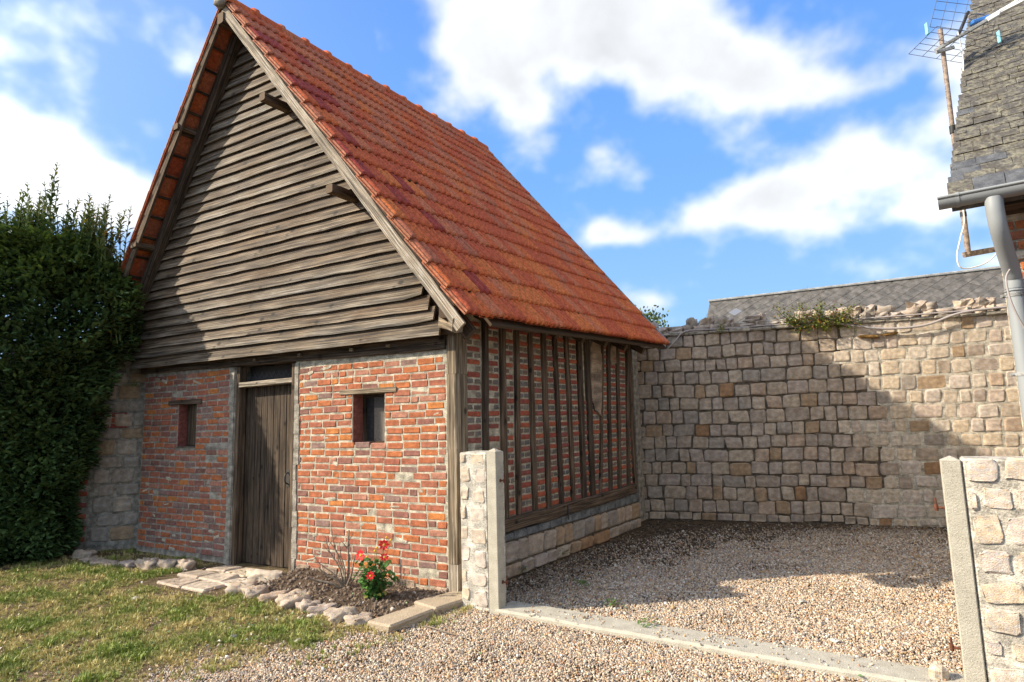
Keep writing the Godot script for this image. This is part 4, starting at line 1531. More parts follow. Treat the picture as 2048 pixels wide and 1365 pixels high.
func wall_plant(called: String, label: String, at: Vector3, spread: float, height: float, n: int, seed_: int) -> void:
	var r := RandomNumberGenerator.new()
	r.seed = seed_
	var o := thing(called, label, "plant", at)
	var st := begin()
	var xfs := []
	var cols := []
	var dirx := Vector3(0.948, 0, 0.318)
	var dirz := Vector3(-0.318, 0, 0.948)
	for s in maxi(4, n / 22):
		var a := dirx * r.randf_range(-0.5, 0.5) * spread * 0.7 + dirz * r.randf_range(-0.05, 0.08)
		var tip := a * 1.4 + dirz * r.randf_range(0.0, 0.16) + Vector3(0, height * r.randf_range(-0.35, 1.0), 0)
		add_tube(st, [a * 0.6, (a + tip) * 0.5 + Vector3(0, 0.03, 0), tip], [0.004, 0.003, 0.002], 4)
		for k in 22:
			var t := r.randf_range(0.2, 1.05)
			var p := (a * 0.6).lerp(tip, t) + Vector3(r.randf_range(-1, 1), r.randf_range(-1, 1), r.randf_range(-1, 1)) * 0.045
			xfs.append(Transform3D(Basis.from_euler(Vector3(r.randf_range(-1.2, 0.6), r.randf() * TAU, r.randf_range(-0.5, 0.5))).scaled(Vector3.ONE * r.randf_range(0.025, 0.05)), p))
			var q := r.randf()
			var c := Color(0.15, 0.21, 0.035)
			if q < 0.30: c = Color(0.33, 0.30, 0.06)
			elif q < 0.40: c = Color(0.36, 0.12, 0.04)
			elif q < 0.65: c = Color(0.09, 0.15, 0.03)
			cols.append(c)
	part("stems", done(st), M.dry_stem, o)
	many("foliage", leaf_mesh(1.0, 0.5, 0.12), M.leaf_soft, xfs, cols, o)

# ------------------------------------------------------------------ gate posts and piers
func post_mesh(w: float, h: float) -> ArrayMesh:
	var st := begin()
	st.set_smooth_group(-1)
	var b := 0.006
	var r := w * 0.5
	var sec := []
	for q in [[-1, -1, 1, 0], [1, -1, -1, 0], [1, -1, 0, 1], [1, 1, 0, -1], [1, 1, -1, 0], [-1, 1, 1, 0], [-1, 1, 0, -1], [-1, -1, 0, 1]]:
		sec.append(Vector2(q[0] * r + q[2] * b, q[1] * r + q[3] * b))
	for k in 8:
		var p: Vector2 = sec[k]
		var q: Vector2 = sec[(k + 1) % 8]
		# (x, z): quads face outwards
		quad(st, Vector3(q.x, -0.1, q.y), Vector3(p.x, -0.1, p.y), Vector3(p.x, h, p.y), Vector3(q.x, h, q.y))
		tri(st, Vector3(q.x, h, q.y), Vector3(p.x, h, p.y), Vector3(0, h + 0.026, 0))
	return done(st)

func hinge(parent: Node, at: Vector3, turn: float) -> void:
	var st := begin()
	add_tube(st, [Vector3(0, 0, 0), Vector3(0.035, 0, 0)], [0.007], 8)
	add_tube(st, [Vector3(0.042, -0.018, 0), Vector3(0.042, 0.018, 0)], [0.011], 8)
	add_tube(st, [Vector3(0.042, 0.016, 0), Vector3(0.042, 0.055, 0)], [0.0065], 8)
	add_tube(st, [Vector3(-0.003, 0, 0), Vector3(0.003, 0, 0)], [0.016], 8)
	part("hinge_pin", done(st), M.rust, parent, Transform3D(Basis(Vector3.UP, turn), at))

func pier_stones(o: Node3D, specs: Array, prefix: String, n: int, seed_: int, ox: float) -> void:
	var list := []
	for i in specs.size():
		var s: Array = specs[i]
		list.append([Transform3D(Basis(Vector3.BACK, rng.randf_range(-0.08, 0.08)) * Basis.from_scale(Vector3(s[2], s[3], rng.randf_range(0.007, 0.013))), Vector3(s[0] - ox, s[1], -0.003)), stone_face(seed_ + i, 7, 0.22, 0.5, 0.26), M[prefix + str(rng.randi() % n)], 1.0])
	emit_pieces(list, "stone", "small_stones", o, 100)

func build_gate_left() -> void:
	var turn := atan2(-0.54, 0.84)
	var o := thing("gate_pier", "short pier of pale rubble stones in mortar at the barn corner", "pier", Vector3(-0.24, 0, -5.335), turn)
	# x along the gate line; the face is at z = 0 and a hidden filler runs back to the barn
	part("pier_core", span_mesh(-0.30, -0.003, -0.1, 1.305, -0.26, 0.0, 0.012, 0.004), M.mortar_white, o)
	part("pier_shadow_filler", span_mesh(-0.295, -0.17, -0.1, 1.29, -0.52, -0.255, 0.012, 0.004), M.mortar_white, o)  # unseen filler added so the shadows of pier and barn join
	pier_stones(o, [[-0.262, 1.26, 0.06, 0.075], [-0.10, 1.25, 0.14, 0.10], [-0.234, 1.12, 0.105, 0.14], [-0.068, 1.11, 0.11, 0.145], [-0.244, 0.96, 0.095, 0.115], [-0.090, 0.935, 0.12, 0.115], [-0.262, 0.80, 0.06, 0.135], [-0.112, 0.78, 0.165, 0.12], [-0.251, 0.625, 0.07, 0.12], [-0.098, 0.605, 0.155, 0.135], [-0.243, 0.455, 0.095, 0.125], [-0.088, 0.42, 0.13, 0.15], [-0.107, 0.25, 0.16, 0.105], [-0.084, 0.095, 0.135, 0.14], [-0.26, 0.27, 0.055, 0.10], [-0.245, 0.12, 0.08, 0.1]], "pale", 4, 1200, 0.0)
	var p := thing("concrete_post", "left concrete gate post with pointed cap beside the rubble pier", "post", Vector3(-0.24, 0, -5.335) + Vector3(0.84, 0, 0.54) * 0.052 + Vector3(0.54, 0, -0.84) * 0.035, turn)
	part("shaft", post_mesh(0.10, 1.315), M.concrete, p)
	hinge(p, Vector3(0.05, 1.07, -0.01), 0.0)
	hinge(p, Vector3(0.05, 0.245, -0.01), 0.0)
	# threshold between the posts
	var st := begin()
	var a := Vector3(-0.20, 0, -5.44)
	var d := Vector3(0.84, 0, 0.54)
	add_beam(st, Vector3(0.09, -0.02, 0), Vector3(3.22, -0.02, 0), 0.28, 0.125, Vector3.UP, 0.005, 16, 0.016)
	var t := part("threshold", done(st), M.concrete, self, Transform3D(Basis(Vector3.UP, turn), a))
	t.set_meta("kind", "structure")

func build_gate_right() -> void:
	var turn := atan2(-0.54, 0.84)
	var q := Vector3(2.475, 0, -3.65)
	var d := Vector3(0.841, 0, 0.541)
	var n := Vector3(-0.541, 0, 0.841)
	var p := thing("concrete_post", "right concrete gate post with pointed cap in the foreground", "post", q + d * 0.05 - n * 0.05, turn)
	part("shaft", post_mesh(0.10, 1.275), M.concrete, p)
	hinge(p, Vector3(-0.05, 1.0, 0.0), PI)
	hinge(p, Vector3(-0.05, 0.22, 0.0), PI)
	var o := thing("gate_pier", "wide pier of large rubble stones beside the house downpipe", "pier", q + d * 0.103, turn)
	part("pier_core", span_mesh(0.0, 0.95, -0.1, 1.285, -0.25, -0.006, 0.012, 0.004), M.mortar_pale, o)
	var s := [[0.19, 1.22, 0.145, 0.125], [0.245, 1.07, 0.135, 0.12], [0.135, 1.05, 0.035, 0.10], [0.185, 0.90, 0.125, 0.155], [0.205, 0.72, 0.145, 0.13], [0.22, 0.56, 0.19, 0.11], [0.205, 0.41, 0.165, 0.13], [0.15, 0.265, 0.07, 0.075], [0.20, 0.12, 0.16, 0.10], [0.36, 1.23, 0.14, 0.12], [0.40, 1.07, 0.12, 0.13], [0.345, 0.90, 0.14, 0.15], [0.36, 0.73, 0.12, 0.12], [0.40, 0.56, 0.13, 0.12], [0.37, 0.41, 0.12, 0.13], [0.30, 0.26, 0.15, 0.09], [0.55, 1.2, 0.16, 0.13], [0.56, 1.0, 0.15, 0.15], [0.56, 0.8, 0.16, 0.14], [0.56, 0.6, 0.15, 0.14], [0.55, 0.38, 0.17, 0.15]]
	for e in s:
		e[0] -= 0.103
		e[2] *= 1.06
		e[3] *= 1.05
	pier_stones(o, s, "pale", 4, 1300, 0.0)
	var r := part("loose_stone", rock(71, 6, 9, 0.4, 0.9, true), M.pale2, self, Transform3D(Basis(Vector3.UP, 0.4) * Basis.from_scale(Vector3(0.10, 0.13, 0.09)), Vector3(2.40, 0.05, -3.76)))
	tag(r, "pale loose stone lying at the foot of the right concrete post", "stone")

# ------------------------------------------------------------------ the slate-roofed house on the right
func build_house() -> void:
	var C := Vector3(3.429, 0, -4.2)
	var turn := atan2(-0.6, 0.8)
	var o := thing("slate_house", "brick house corner with lichened slate roof, zinc gutter and downpipe", "house", C, turn)
	var xf := Transform3D(Basis(Vector3.UP, turn), C)
	# the gable leans back along a skew line, as the plan of the house is not square
	var hw := begin()
	hw.set_smooth_group(-1)
	var k1 := Vector3(0.16 * 4.6, 0, -4.6)
	var f0 := Vector3(0, 0, -0.012)
	var f1 := Vector3(2.6, 0, -0.012)
	var up := Vector3(0, 2.93, 0)
	var gt2 := f0 + k1 * 0.5 + Vector3(0, 2.93 + 2.3, 0)
	quad(hw, f0, f1, f1 + up, f0 + up)
	quad(hw, f0 + k1, f0, f0 + up, f0 + k1 + up)
	tri(hw, f0 + k1 + up, f0 + up, gt2)
	quad(hw, f1, f1 + k1, f1 + k1 + up, f1 + up)
	quad(hw, f1 + k1, f0 + k1, f0 + k1 + up, f1 + k1 + up)
	part("wall", done(hw), M.mortar, o)
	var m := box(Vector3(0.2, 0.06, 0.03), 0.006, 0.003)
	var bl := []
	for i in 40:
		var y := 0.04 + i * 0.0725
		var x := 0.0
		var k := 0
		while x < 0.9:
			var w := 0.21 if (k > 0 or i % 2) else 0.10
			if k == 0 and i % 4 == 3:
				bl.append([Transform3D(Basis.from_scale(Vector3(w - 0.01, 0.066, 0.025)), Vector3(x + w * 0.5, y + 0.03, -0.012)), stone_face(1400 + i), M.pale1, 1.0 / (1.0 + x)])
			else:
				bl.append([Transform3D(Basis.from_scale(Vector3((w - 0.012) / 0.2, 1.0, 1.0)), Vector3(x + w * 0.5, y + 0.03, -0.018 + rng.randf_range(-0.003, 0.004))), m, M["brick" + str([0, 1, 2, 3, 8][rng.randi() % 5])], 1.0 / (1.0 + x)])
			x += w
			k += 1
	emit_pieces(bl, "brick", "small_bricks", o, 160)
	# roof: front slope and left hip, local x along the gutter, z towards the yard
	var L := Vector3(-0.235, 2.965, 0.36)
	var th := deg_to_rad(47.0)
	var d := Vector3(0, sin(th), -cos(th))
	var nrm := Vector3(0, cos(th), sin(th))
	var top := L + d * 5.5 + Vector3(0.10 * 5.5, 0, 0)
	var st := begin()
	st.set_smooth_group(-1)
	var a := L - nrm * 0.02
	var b := Vector3(2.7, L.y, L.z) - nrm * 0.02
	var c := Vector3(2.7, top.y, top.z) - nrm * 0.02
	var t2 := top - nrm * 0.02
	var dn := nrm * -0.05
	quad(st, a, b, c, t2)
	quad(st, b + dn, a + dn, t2 + dn, c + dn)
	quad(st, a + dn, a, t2, t2 + dn)
	quad(st, a + dn, b + dn, b, a)
	var d2 := Vector3(0.16 * cos(th) * 5.5, -sin(th) * 5.5, -cos(th) * 5.5)
	quad(st, t2, c, c + d2, t2 + d2)
	quad(st, c + dn, t2 + dn, t2 + dn + d2, c + dn + d2)
	var roof := part("roof", done(st), M.slate_bare, o)
	var sm := []
	for i in 5:
		sm.append(box(Vector3(0.165, 0.20, 0.006), 0.002, 0.003))
	var list := []
	for r in 46:
		var k := r * 0.105
		var smin := 0.10 * k
		var x := smin - rng.randf_range(0.0, 0.08) - (0.08 if r % 2 else 0.0)
		while x < 1.9:
			var w := 0.168
			var x0 := maxf(x, smin - 0.012)
			var x1 := x + w
			x += w + 0.004
			if x1 - x0 < 0.03:
				continue
			var p := L + Vector3((x0 + x1) * 0.5, 0, 0) + d * (k + 0.10) + nrm * (0.012 + rng.randf_range(-0.002, 0.003))
			if r < 3:
				p += nrm * 0.012 * (3 - r)
			var yy := (d * 0.2 - nrm * 0.011).normalized()
			var zz := Vector3.RIGHT.cross(yy)
			var bs := Basis(Vector3.RIGHT * ((x1 - x0) / 0.165), yy, zz) * Basis(Vector3.BACK, rng.randf_range(-0.012, 0.012))
			var mt: Material = M.slate_bare if rng.randf() < (0.35 if r < 5 else 0.04) else M.slate
			list.append([Transform3D(bs, p), sm[rng.randi() % 5], mt, 1.0 / (xf * p).distance_squared_to(eye)])
	emit_pieces(list, "slate", "more_slates", roof, 300)
	# gutter
	var gt := begin()
	gt.set_smooth_group(1)
	var R := 0.062
	for k in 12:
		var a0 := PI + PI * k / 12.0
		var a1 := PI + PI * (k + 1) / 12.0
		for side in [1, -1]:
			var rr: float = R if side > 0 else R - 0.004
			var p0 := Vector3(-0.305, sin(a0) * rr, cos(a0) * rr)
			var p1 := Vector3(-0.305, sin(a1) * rr, cos(a1) * rr)
			var e := Vector3(2.9, 0, 0)
			if side > 0:
				quad(gt, p1, p0, p0 + e, p1 + e)
			else:
				quad(gt, p0, p1, p1 + e, p0 + e)
	add_tube(gt, [Vector3(-0.307, 0.004, R), Vector3(2.6, 0.004, R)], [0.011], 8)
	gt.set_smooth_group(-1)
	for k in range(1, 12):
		tri(gt, Vector3(-0.306, 0, -R), Vector3(-0.306, sin(PI + PI * k / 12.0) * R, cos(PI + PI * k / 12.0) * R), Vector3(-0.306, sin(PI + PI * (k + 1) / 12.0) * R, cos(PI + PI * (k + 1) / 12.0) * R))
	var gutter := part("gutter", done(gt), M.zinc, o, Transform3D(Basis.IDENTITY, Vector3(0, 2.985, 0.40)))
	for x in [-0.21, 0.30]:
		var jt := begin()
		jt.set_smooth_group(1)
		for k in 12:
			var a0 := PI + PI * k / 12.0
			var a1 := PI + PI * (k + 1) / 12.0
			var p0 := Vector3(x, sin(a0) * (R + 0.004), cos(a0) * (R + 0.004))
			var p1 := Vector3(x, sin(a1) * (R + 0.004), cos(a1) * (R + 0.004))
			quad(jt, p1, p0, p0 + Vector3(0.022, 0, 0), p1 + Vector3(0.022, 0, 0))
		add_tube(jt, [Vector3(x, 0.004, R), Vector3(x + 0.022, 0.004, R)], [0.0145], 8)
		part("joint", done(jt), M.zinc, gutter)
	part("soffit", span_mesh(0.03, 2.6, 2.90, 2.935, 0.0, 0.30, 0.004), M.timber_dark, o)
	var pipe := part("downpipe", tube(smooth_path([Vector3(-0.01, 2.935, 0.40), Vector3(-0.01, 2.84, 0.40), Vector3(0.0, 2.72, 0.36), Vector3(0.03, 2.56, 0.20), Vector3(0.05, 2.46, 0.105), Vector3(0.052, 2.36, 0.085), Vector3(0.052, 1.6, 0.085), Vector3(0.052, 0.0, 0.085)], 5), 0.050, 16), M.zinc, o)
	part("collar", tube([Vector3(0.052, 2.37, 0.085), Vector3(0.052, 2.415, 0.086)], 0.054, 16), M.zinc, pipe)
	part("collar", tube([Vector3(0.052, 2.352, 0.085), Vector3(0.052, 2.362, 0.085)], 0.059, 16), M.zinc, pipe)
	for y in [2.325, 1.79]:
		var s2 := begin()
		add_tube(s2, [Vector3(0.052, y - 0.012, 0.085), Vector3(0.052, y + 0.012, 0.085)], [0.0535], 16)
		add_box(s2, Vector3(0.035, 0.024, 0.014), 0.003, 0.0, Transform3D(Basis.IDENTITY, Vector3(-0.012, y, 0.085)))
		add_tube(s2, [Vector3(-0.018, y, 0.07), Vector3(-0.018, y, 0.10)], [0.006], 6)
		part("pipe_clip", done(s2), M.ridge_cap, pipe)
	build_aerial()

func build_aerial() -> void:
	# mast on a bracket from the gable
	var m := thing("aerial_mast", "rusty pale aerial mast clamped beside the slate roof", "mast", Vector3(3.937, 0, -5.15))
	part("pole", tube([Vector3(0, 2.88, 0), Vector3(0, 3.5, 0)], 0.022, 10), M.mast_paint, m)
	part("pole", tube([Vector3(0, 3.5, 0), Vector3(0, 4.97, 0)], 0.019, 10), M.mast_paint, m)
	part("collar", tube([Vector3(0, 3.22, 0), Vector3(0, 3.26, 0)], 0.025, 10), M.cable_black, m)
	part("collar", tube([Vector3(0, 3.98, 0), Vector3(0, 4.05, 0)], 0.026, 10), M.cable_black, m)
	part("bracket", beam(Vector3(-0.04, 2.88, 0), Vector3(0.36, 2.945, -0.03), 0.045, 0.03, Vector3.BACK, 0.0, 1, 0.003), M.mast_paint, m)
	# aerial: a corner reflector of wire grids on a boom over the roof
	var B := Vector3(3.945, 4.80, -5.10)
	var a := thing("tv_aerial", "television aerial with wire grid reflector and white boom over the slate roof", "aerial", B)
	var bd := Vector3(0.86, 0.42, 0.30).normalized()
	part("boom", beam(Vector3(-0.09, -0.045, -0.03), bd * 0.34, 0.028, 0.028, Vector3.UP, 0.0, 1, 0.003), M.ridge_cap, a)
	part("boom", beam(bd * 0.34, bd * 1.5, 0.045, 0.04, Vector3.UP, 0.0, 1, 0.003), M.white_plastic, a)
	for k in 2:
		part("director", beam(bd * 0.42 + Vector3(0, 0.0, 0.03), bd * 1.5 + Vector3(0.02, 0.10 * (k * 2 - 1), 0.12), 0.016, 0.02, Vector3.UP, 0.0, 1, 0.002), M.white_plastic, a)
	part("clamp", beam(Vector3(-0.13, -0.10, 0.03), Vector3(0.03, -0.055, 0.03), 0.02, 0.03, Vector3.UP, 0.0, 1, 0.003), M.ridge_cap, a)
	part("dipole_arm", beam(Vector3(0.075, 0.03, 0.02), Vector3(0.20, 0.28, 0.03), 0.022, 0.022, Vector3.BACK, 0.0, 1, 0.002), M.iron, a)
	part("dipole_box", span_mesh(0.22, 0.40, 0.10, 0.135, 0.02, 0.08, 0.008), M.blue_plastic, a, Transform3D(Basis(Vector3.BACK, 0.32), Vector3(0.02, -0.03, 0)))
	part("dipole_loop", tube(smooth_path([Vector3(0.38, 0.22, 0.04), Vector3(0.30, 0.25, 0.04), Vector3(0.20, 0.24, 0.04), Vector3(0.20, 0.20, 0.04), Vector3(0.30, 0.18, 0.04)]), 0.006, 6), M.cable_grey, a)
	for g in 2:
		var st := begin()
		var o := Vector3(-0.15, 0.15, 0.02) if g == 0 else Vector3(-0.13, 0.09, 0.02)
		var u := Vector3(0.50, -0.12, 0.05) if g == 0 else Vector3(0.62, -0.27, 0.18)
		var v := Vector3(0.13, 0.40, 0.02) if g == 0 else Vector3(-0.02, -0.03, -0.36)
		var nu := 6
		var nv := 5
		if g == 1:
			o = Vector3(-0.15, 0.10, 0.10)
		for i in nu + 1:
			add_tube(st, [o + u * (float(i) / nu), o + u * (float(i) / nu) + v], [0.0026], 4)
		for i in nv + 1:
			add_tube(st, [o + v * (float(i) / nv), o + u + v * (float(i) / nv)], [0.0026], 4)
		part("grid_reflector", done(st), M.wire_metal, a)
	part("end_cap", span_mesh(-0.185, -0.168, 0.08, 0.19, 0.0, 0.03, 0.004), M.cyan_plastic, a)
	part("end_cap", span_mesh(0.36, 0.375, -0.08, 0.03, 0.10, 0.13, 0.004), M.cyan_plastic, a)
	var c0 := part("aerial_cable", tube(smooth_path([Vector3(4.02, 4.88, -5.06), Vector3(4.05, 4.6, -5.08), Vector3(4.0, 4.2, -5.11), Vector3(3.965, 4.02, -5.115), Vector3(3.90, 3.6, -5.11), Vector3(3.91, 3.2, -5.11), Vector3(3.85, 3.02, -5.1), Vector3(3.80, 2.85, -5.1), Vector3(3.84, 2.75, -5.1), Vector3(4.05, 2.80, -5.1), Vector3(4.2, 2.95, -5.08)]), 0.006, 6), M.white_plastic)
	tag(c0, "white aerial cable hanging down beside the mast and looping under its bracket", "cable")
	var k0 := part("cable_bundle", joined([[tube(smooth_path([Vector3(4.05, 2.9, -5.0), Vector3(4.1, 2.84, -4.95), Vector3(4.17, 2.9, -5.0), Vector3(4.08, 2.95, -5.0), Vector3(4.13, 2.82, -4.95), Vector3(4.2, 2.86, -5.0)]), 0.008, 5), Transform3D.IDENTITY]]), M.cable_black)
	tag(k0, "black knot of cables at the wall end of the aerial bracket", "cable")
	var c1 := part("slack_cable", tube(smooth_path([Vector3(3.32, 2.48, -4.0), Vector3(3.27, 2.41, -3.98), Vector3(3.275, 2.26, -3.97), Vector3(3.33, 2.10, -3.97), Vector3(3.385, 1.98, -3.96), Vector3(3.41, 1.78, -3.96), Vector3(3.42, 1.6, -3.96), Vector3(3.43, 1.2, -3.95)]), 0.006, 6), M.cable_grey)
	tag(c1, "slack grey cable dropping past the downpipe in front of the stone wall", "cable")
	var c2 := part("coiled_cable", tube(smooth_path([Vector3(3.41, 1.72, -3.95), Vector3(3.385, 1.62, -3.93), Vector3(3.40, 1.50, -3.92), Vector3(3.44, 1.62, -3.92), Vector3(3.43, 1.70, -3.93), Vector3(3.39, 1.58, -3.92), Vector3(3.43, 1.44, -3.92)]), 0.007, 6), M.cable_grey)
	tag(c2, "short coil of grey cable hanging low beside the downpipe", "cable")

# ------------------------------------------------------------------ beyond the wall
func build_far() -> void:
	var R0 := Vector3(5.917, 4.955, -18.0)
	var turn := atan2(-0.4961, 0.8683)
	var o := thing("far_barn", "long low building with grey diamond slate roof beyond the stone wall", "building", R0 - Vector3(0, 4.955, 0), turn)
	part("wall", span_mesh(0.1, 12.0, 0.0, 2.2, -5.6, 2.4, 0.02), M.stone4, o)
	var st := begin()
	st.set_smooth_group(-1)
	var a := Vector3(0, 4.93, 0)
	var b := Vector3(12.2, 4.93, 0)
	quad(st, a + Vector3(0, -2.9, 2.9), b + Vector3(0, -2.9, 2.9), b, a)
	quad(st, b + Vector3(0, -2.9, -2.9), a + Vector3(0, -2.9, -2.9), a, b)
	tri(st, a + Vector3(0, -2.9, -2.9), a + Vector3(0, -2.9, 2.9), a)
	tri(st, b + Vector3(0, -2.9, 2.9), b + Vector3(0, -2.9, -2.9), b)
	var roof := part("roof", done(st), M.far_slate0, o)
	part("ridge_cap", span_mesh(-0.03, 12.2, 4.90, 4.975, -0.09, 0.09, 0.02), M.ridge_cap, roof)
	var dm := begin()
	dm.set_smooth_group(-1)
	var h := 0.19
	var w := 0.19
	var c := [Vector3(0, -h, 0.012), Vector3(w, 0, 0.006), Vector3(0, h, 0.0), Vector3(-w, 0, 0.006)]
	quad(dm, c[0], c[1], c[2], c[3])
	for k in 4:
		var p: Vector3 = c[k]
		var q: Vector3 = c[(k + 1) % 4]
		quad(dm, p - Vector3(0, 0, 0.012), q - Vector3(0, 0, 0.012), q, p)
	var mesh := done(dm)
	var list := []
	var dd := Vector3(0, -0.7071, 0.7071)
	var nn := Vector3(0, 0.7071, 0.7071)
	for r in 13:
		for i in 34:
			var x := 0.20 + i * 0.385 + (0.1925 if r % 2 else 0.0)
			if x > 12.0:
				continue
			var p := Vector3(x, 4.93, 0) + dd * (0.10 + r * 0.190) + nn * (0.008 + rng.randf_range(0, 0.004))
			var mt: Material = M["far_slate" + str(rng.randi() % 3)]
			if r == 3 and i == 1:
				mt = M.far_slate_blue
			list.append([Transform3D(Basis(Vector3.RIGHT, -dd, nn), p), mesh, mt, 1.0 / (1.0 + r * 3 + i * 0.4)])
	emit_pieces(list, "slate", "more_slates", roof, 240)
	# a small tree top over the barn roof's end
	var t := thing("small_tree", "small leafy treetop showing between barn roof and stone wall", "tree", Vector3(3.55, 0, -16.0))
	part("trunk", tube([Vector3(0, 0, 0), Vector3(0.03, 1.8, 0), Vector3(0.05, 3.4, 0.0)], [0.09, 0.07, 0.03], 8), M.bark, t)
	var xfs := []
	var cols := []
	var r2 := RandomNumberGenerator.new()
	r2.seed = 5
	for i in 1500:
		var v := Vector3(r2.randfn() * 0.21, r2.randfn() * 0.28, r2.randfn() * 0.24)
		xfs.append(Transform3D(Basis.from_euler(Vector3(r2.randf() * TAU, r2.randf() * TAU, r2.randf() * TAU)).scaled(Vector3.ONE * 0.10), Vector3(0.02, 3.78, 0) + v))
		cols.append(Color(0.12, 0.16, 0.05) * r2.randf_range(0.7, 1.3))
	many("crown", leaf_mesh(1.0, 0.5, 0.1), M.leaf_soft, xfs, cols, t)

# ------------------------------------------------------------------ the big evergreen shrub on the left
func shrub_right(y: float) -> float:
	var c := Curve.new()
	c.min_value = -10.0
	c.max_value = 0.0
	for p in [[0.0, -5.72], [0.6, -5.62], [1.2, -5.48], [1.9, -5.3], [2.5, -5.1], [3.0, -4.92], [3.4, -5.02], [3.8, -5.3], [4.2, -5.75], [4.5, -6.2]]:
		c.add_point(Vector2(p[0] / 4.5, p[1]), 0, 0, Curve.TANGENT_LINEAR, Curve.TANGENT_LINEAR)
	return c.sample(clampf(y / 4.5, 0.0, 1.0))

func build_shrub() -> void:
	var o := thing("evergreen_shrub", "tall dark glossy evergreen shrub crowding the left end of the barn", "shrub", Vector3(-6.7, 0, -7.75))
	var r := RandomNumberGenerator.new()
	r.seed = 12
	var rights := []
	for i in 46:
		rights.append(shrub_right(i * 0.1))
	var xfs := []
	var cols := []
	for i in 90000:
		var y := 0.05 + 4.0 * r.randf()
		var xr: float = rights[clampi(int(y * 10.0), 0, 45)]
		var rx := xr + 6.7
		var rz := 0.58 + 0.27 * smoothstep(0.8, 2.6, y) + 0.24 * exp(-pow((y - 2.45) / 0.6, 2.0)) - 0.35 * smoothstep(3.4, 4.3, y)
		var cz := -0.16 * (1.0 - smoothstep(0.8, 2.6, y))
		var a := r.randf() * TAU
		var shell := 1.0 - 0.62 * pow(r.randf(), 1.9)
		var lump := 1.0 + 0.30 * world_noise.get_noise_3d(cos(a) * 1.6, y * 1.1, sin(a) * 1.6)
		var p := Vector3(cos(a) * rx * shell * lump, y, cz + sin(a) * rz * shell * lump)
		# keep only what stands near the frame
		if p.x < -1.35 or p.z < -0.66:
			continue
		if world_noise.get_noise_3d(p.x * 2.6 + 5, p.y * 2.6, p.z * 2.6) < -0.36 and p.length() > 2.0:
			continue
		var out := Vector3(cos(a) / rx, 0.35, sin(a) / rz).normalized()
		var yaw := atan2(out.x, out.z) + r.randf_range(-0.9, 0.9)
		var b := Basis(Vector3.UP, yaw) * Basis(Vector3.RIGHT, r.randf_range(-0.9, 0.35)) * Basis(Vector3.BACK, r.randf_range(-0.6, 0.6))
		xfs.append(Transform3D(b.scaled(Vector3.ONE * r.randf_range(0.08, 0.13)), p))
		var v := r.randf_range(0.65, 1.25)
		var c := Color(0.060, 0.105, 0.042).lerp(Color(0.10, 0.16, 0.055), r.randf())
		c = c * (0.75 + 0.9 * clampf(0.4 + world_noise.get_noise_3d(p.x * 1.8 + 60.0, p.y * 1.8, p.z * 1.8), 0.0, 1.0))
		if y > 3.1:
			c = c.lerp(Color(0.16, 0.22, 0.05), r.randf() * smoothstep(2.9, 3.7, y))
		cols.append(Color(c.r * v, c.g * v, c.b * v))
	many("foliage", leaf_mesh(1.0, 0.40, 0.09), M.leaf_gloss, xfs, cols, o)
	# stems inside, and the long upright shoots on top
	var st := begin()
	for i in 9:
		var a := TAU * i / 9.0
		var q := Vector3(cos(a) * 0.25, 0, sin(a) * 0.2)
		add_tube(st, smooth_path([q, q * 1.8 + Vector3(0, 1.3, 0), q * 3.0 + Vector3(0.2, 2.6, 0), q * 3.4 + Vector3(0.3, 3.6, 0)], 3), [0.04, 0.035, 0.03, 0.028, 0.025, 0.022, 0.02, 0.016, 0.012, 0.01], 6)
	part("stems", done(st), M.bark, o)
	var sh := begin()
	var lx := []
	var lc := []
	var spots := []
	for s in [[-5.72, 4.80], [-5.66, 4.62], [-5.52, 4.86], [-5.50, 4.60], [-5.38, 4.40], [-5.30, 4.28], [-5.14, 4.34], [-5.02, 4.18], [-4.92, 4.48], [-4.84, 4.36], [-4.78, 4.40], [-4.70, 4.18], [-4.62, 4.26], [-4.55, 4.05], [-4.42, 3.85], [-4.36, 3.62], [-5.95, 4.6], [-6.1, 4.75], [-6.3, 4.6], [-5.82, 4.45], [-5.25, 4.15], [-4.98, 4.05], [-4.66, 3.95], [-4.48, 3.68], [-5.6, 4.35], [-6.2, 4.4]]:
		spots.append([s[0], s[1], r.randf_range(-7.5, -7.1)])
	for i in 230:
		var x := r.randf_range(-6.6, -4.78)
		var hi := 4.5 - 0.9 * smoothstep(-5.4, -4.5, x) + 0.18 * sin(x * 7.0)
		spots.append([x, r.randf_range(hi - 0.5, hi), r.randf_range(-7.75, -7.2)])
	for s in spots:
		if s[0] > -4.74:
			continue
		var tip := Vector3(s[0] * 1.055 + 6.7, 1.57 + (s[1] - 1.57) * 1.055, s[2] + 7.3)
		var foot := tip + Vector3(r.randf_range(-0.14, 0.1), -r.randf_range(0.55, 0.95), r.randf_range(-0.1, 0.1))
		add_tube(sh, [foot, foot.lerp(tip, 0.5) + Vector3(r.randf_range(-0.03, 0.03), 0, 0), tip], [0.008, 0.006, 0.003], 5)
		var n := 24
		for k in n:
			var t := 0.12 + 0.88 * k / n
			var a := k * 2.4 + r.randf_range(-0.4, 0.4)
			var L := lerpf(0.115, 0.045, pow(t, 2.0)) * r.randf_range(0.75, 1.15)
			var b := Basis(Vector3.UP, a) * Basis(Vector3.RIGHT, -r.randf_range(0.45, 1.05))
			lx.append(Transform3D(b.scaled(Vector3.ONE * L), foot.lerp(tip, t)))
			var c := Color(0.055, 0.10, 0.035).lerp(Color(0.26, 0.31, 0.08), clampf((t - 0.35) * 1.5 + r.randf_range(-0.25, 0.25), 0, 1))
			if r.randf() < 0.04:
				c = Color(0.42, 0.36, 0.05)
			lc.append(c)
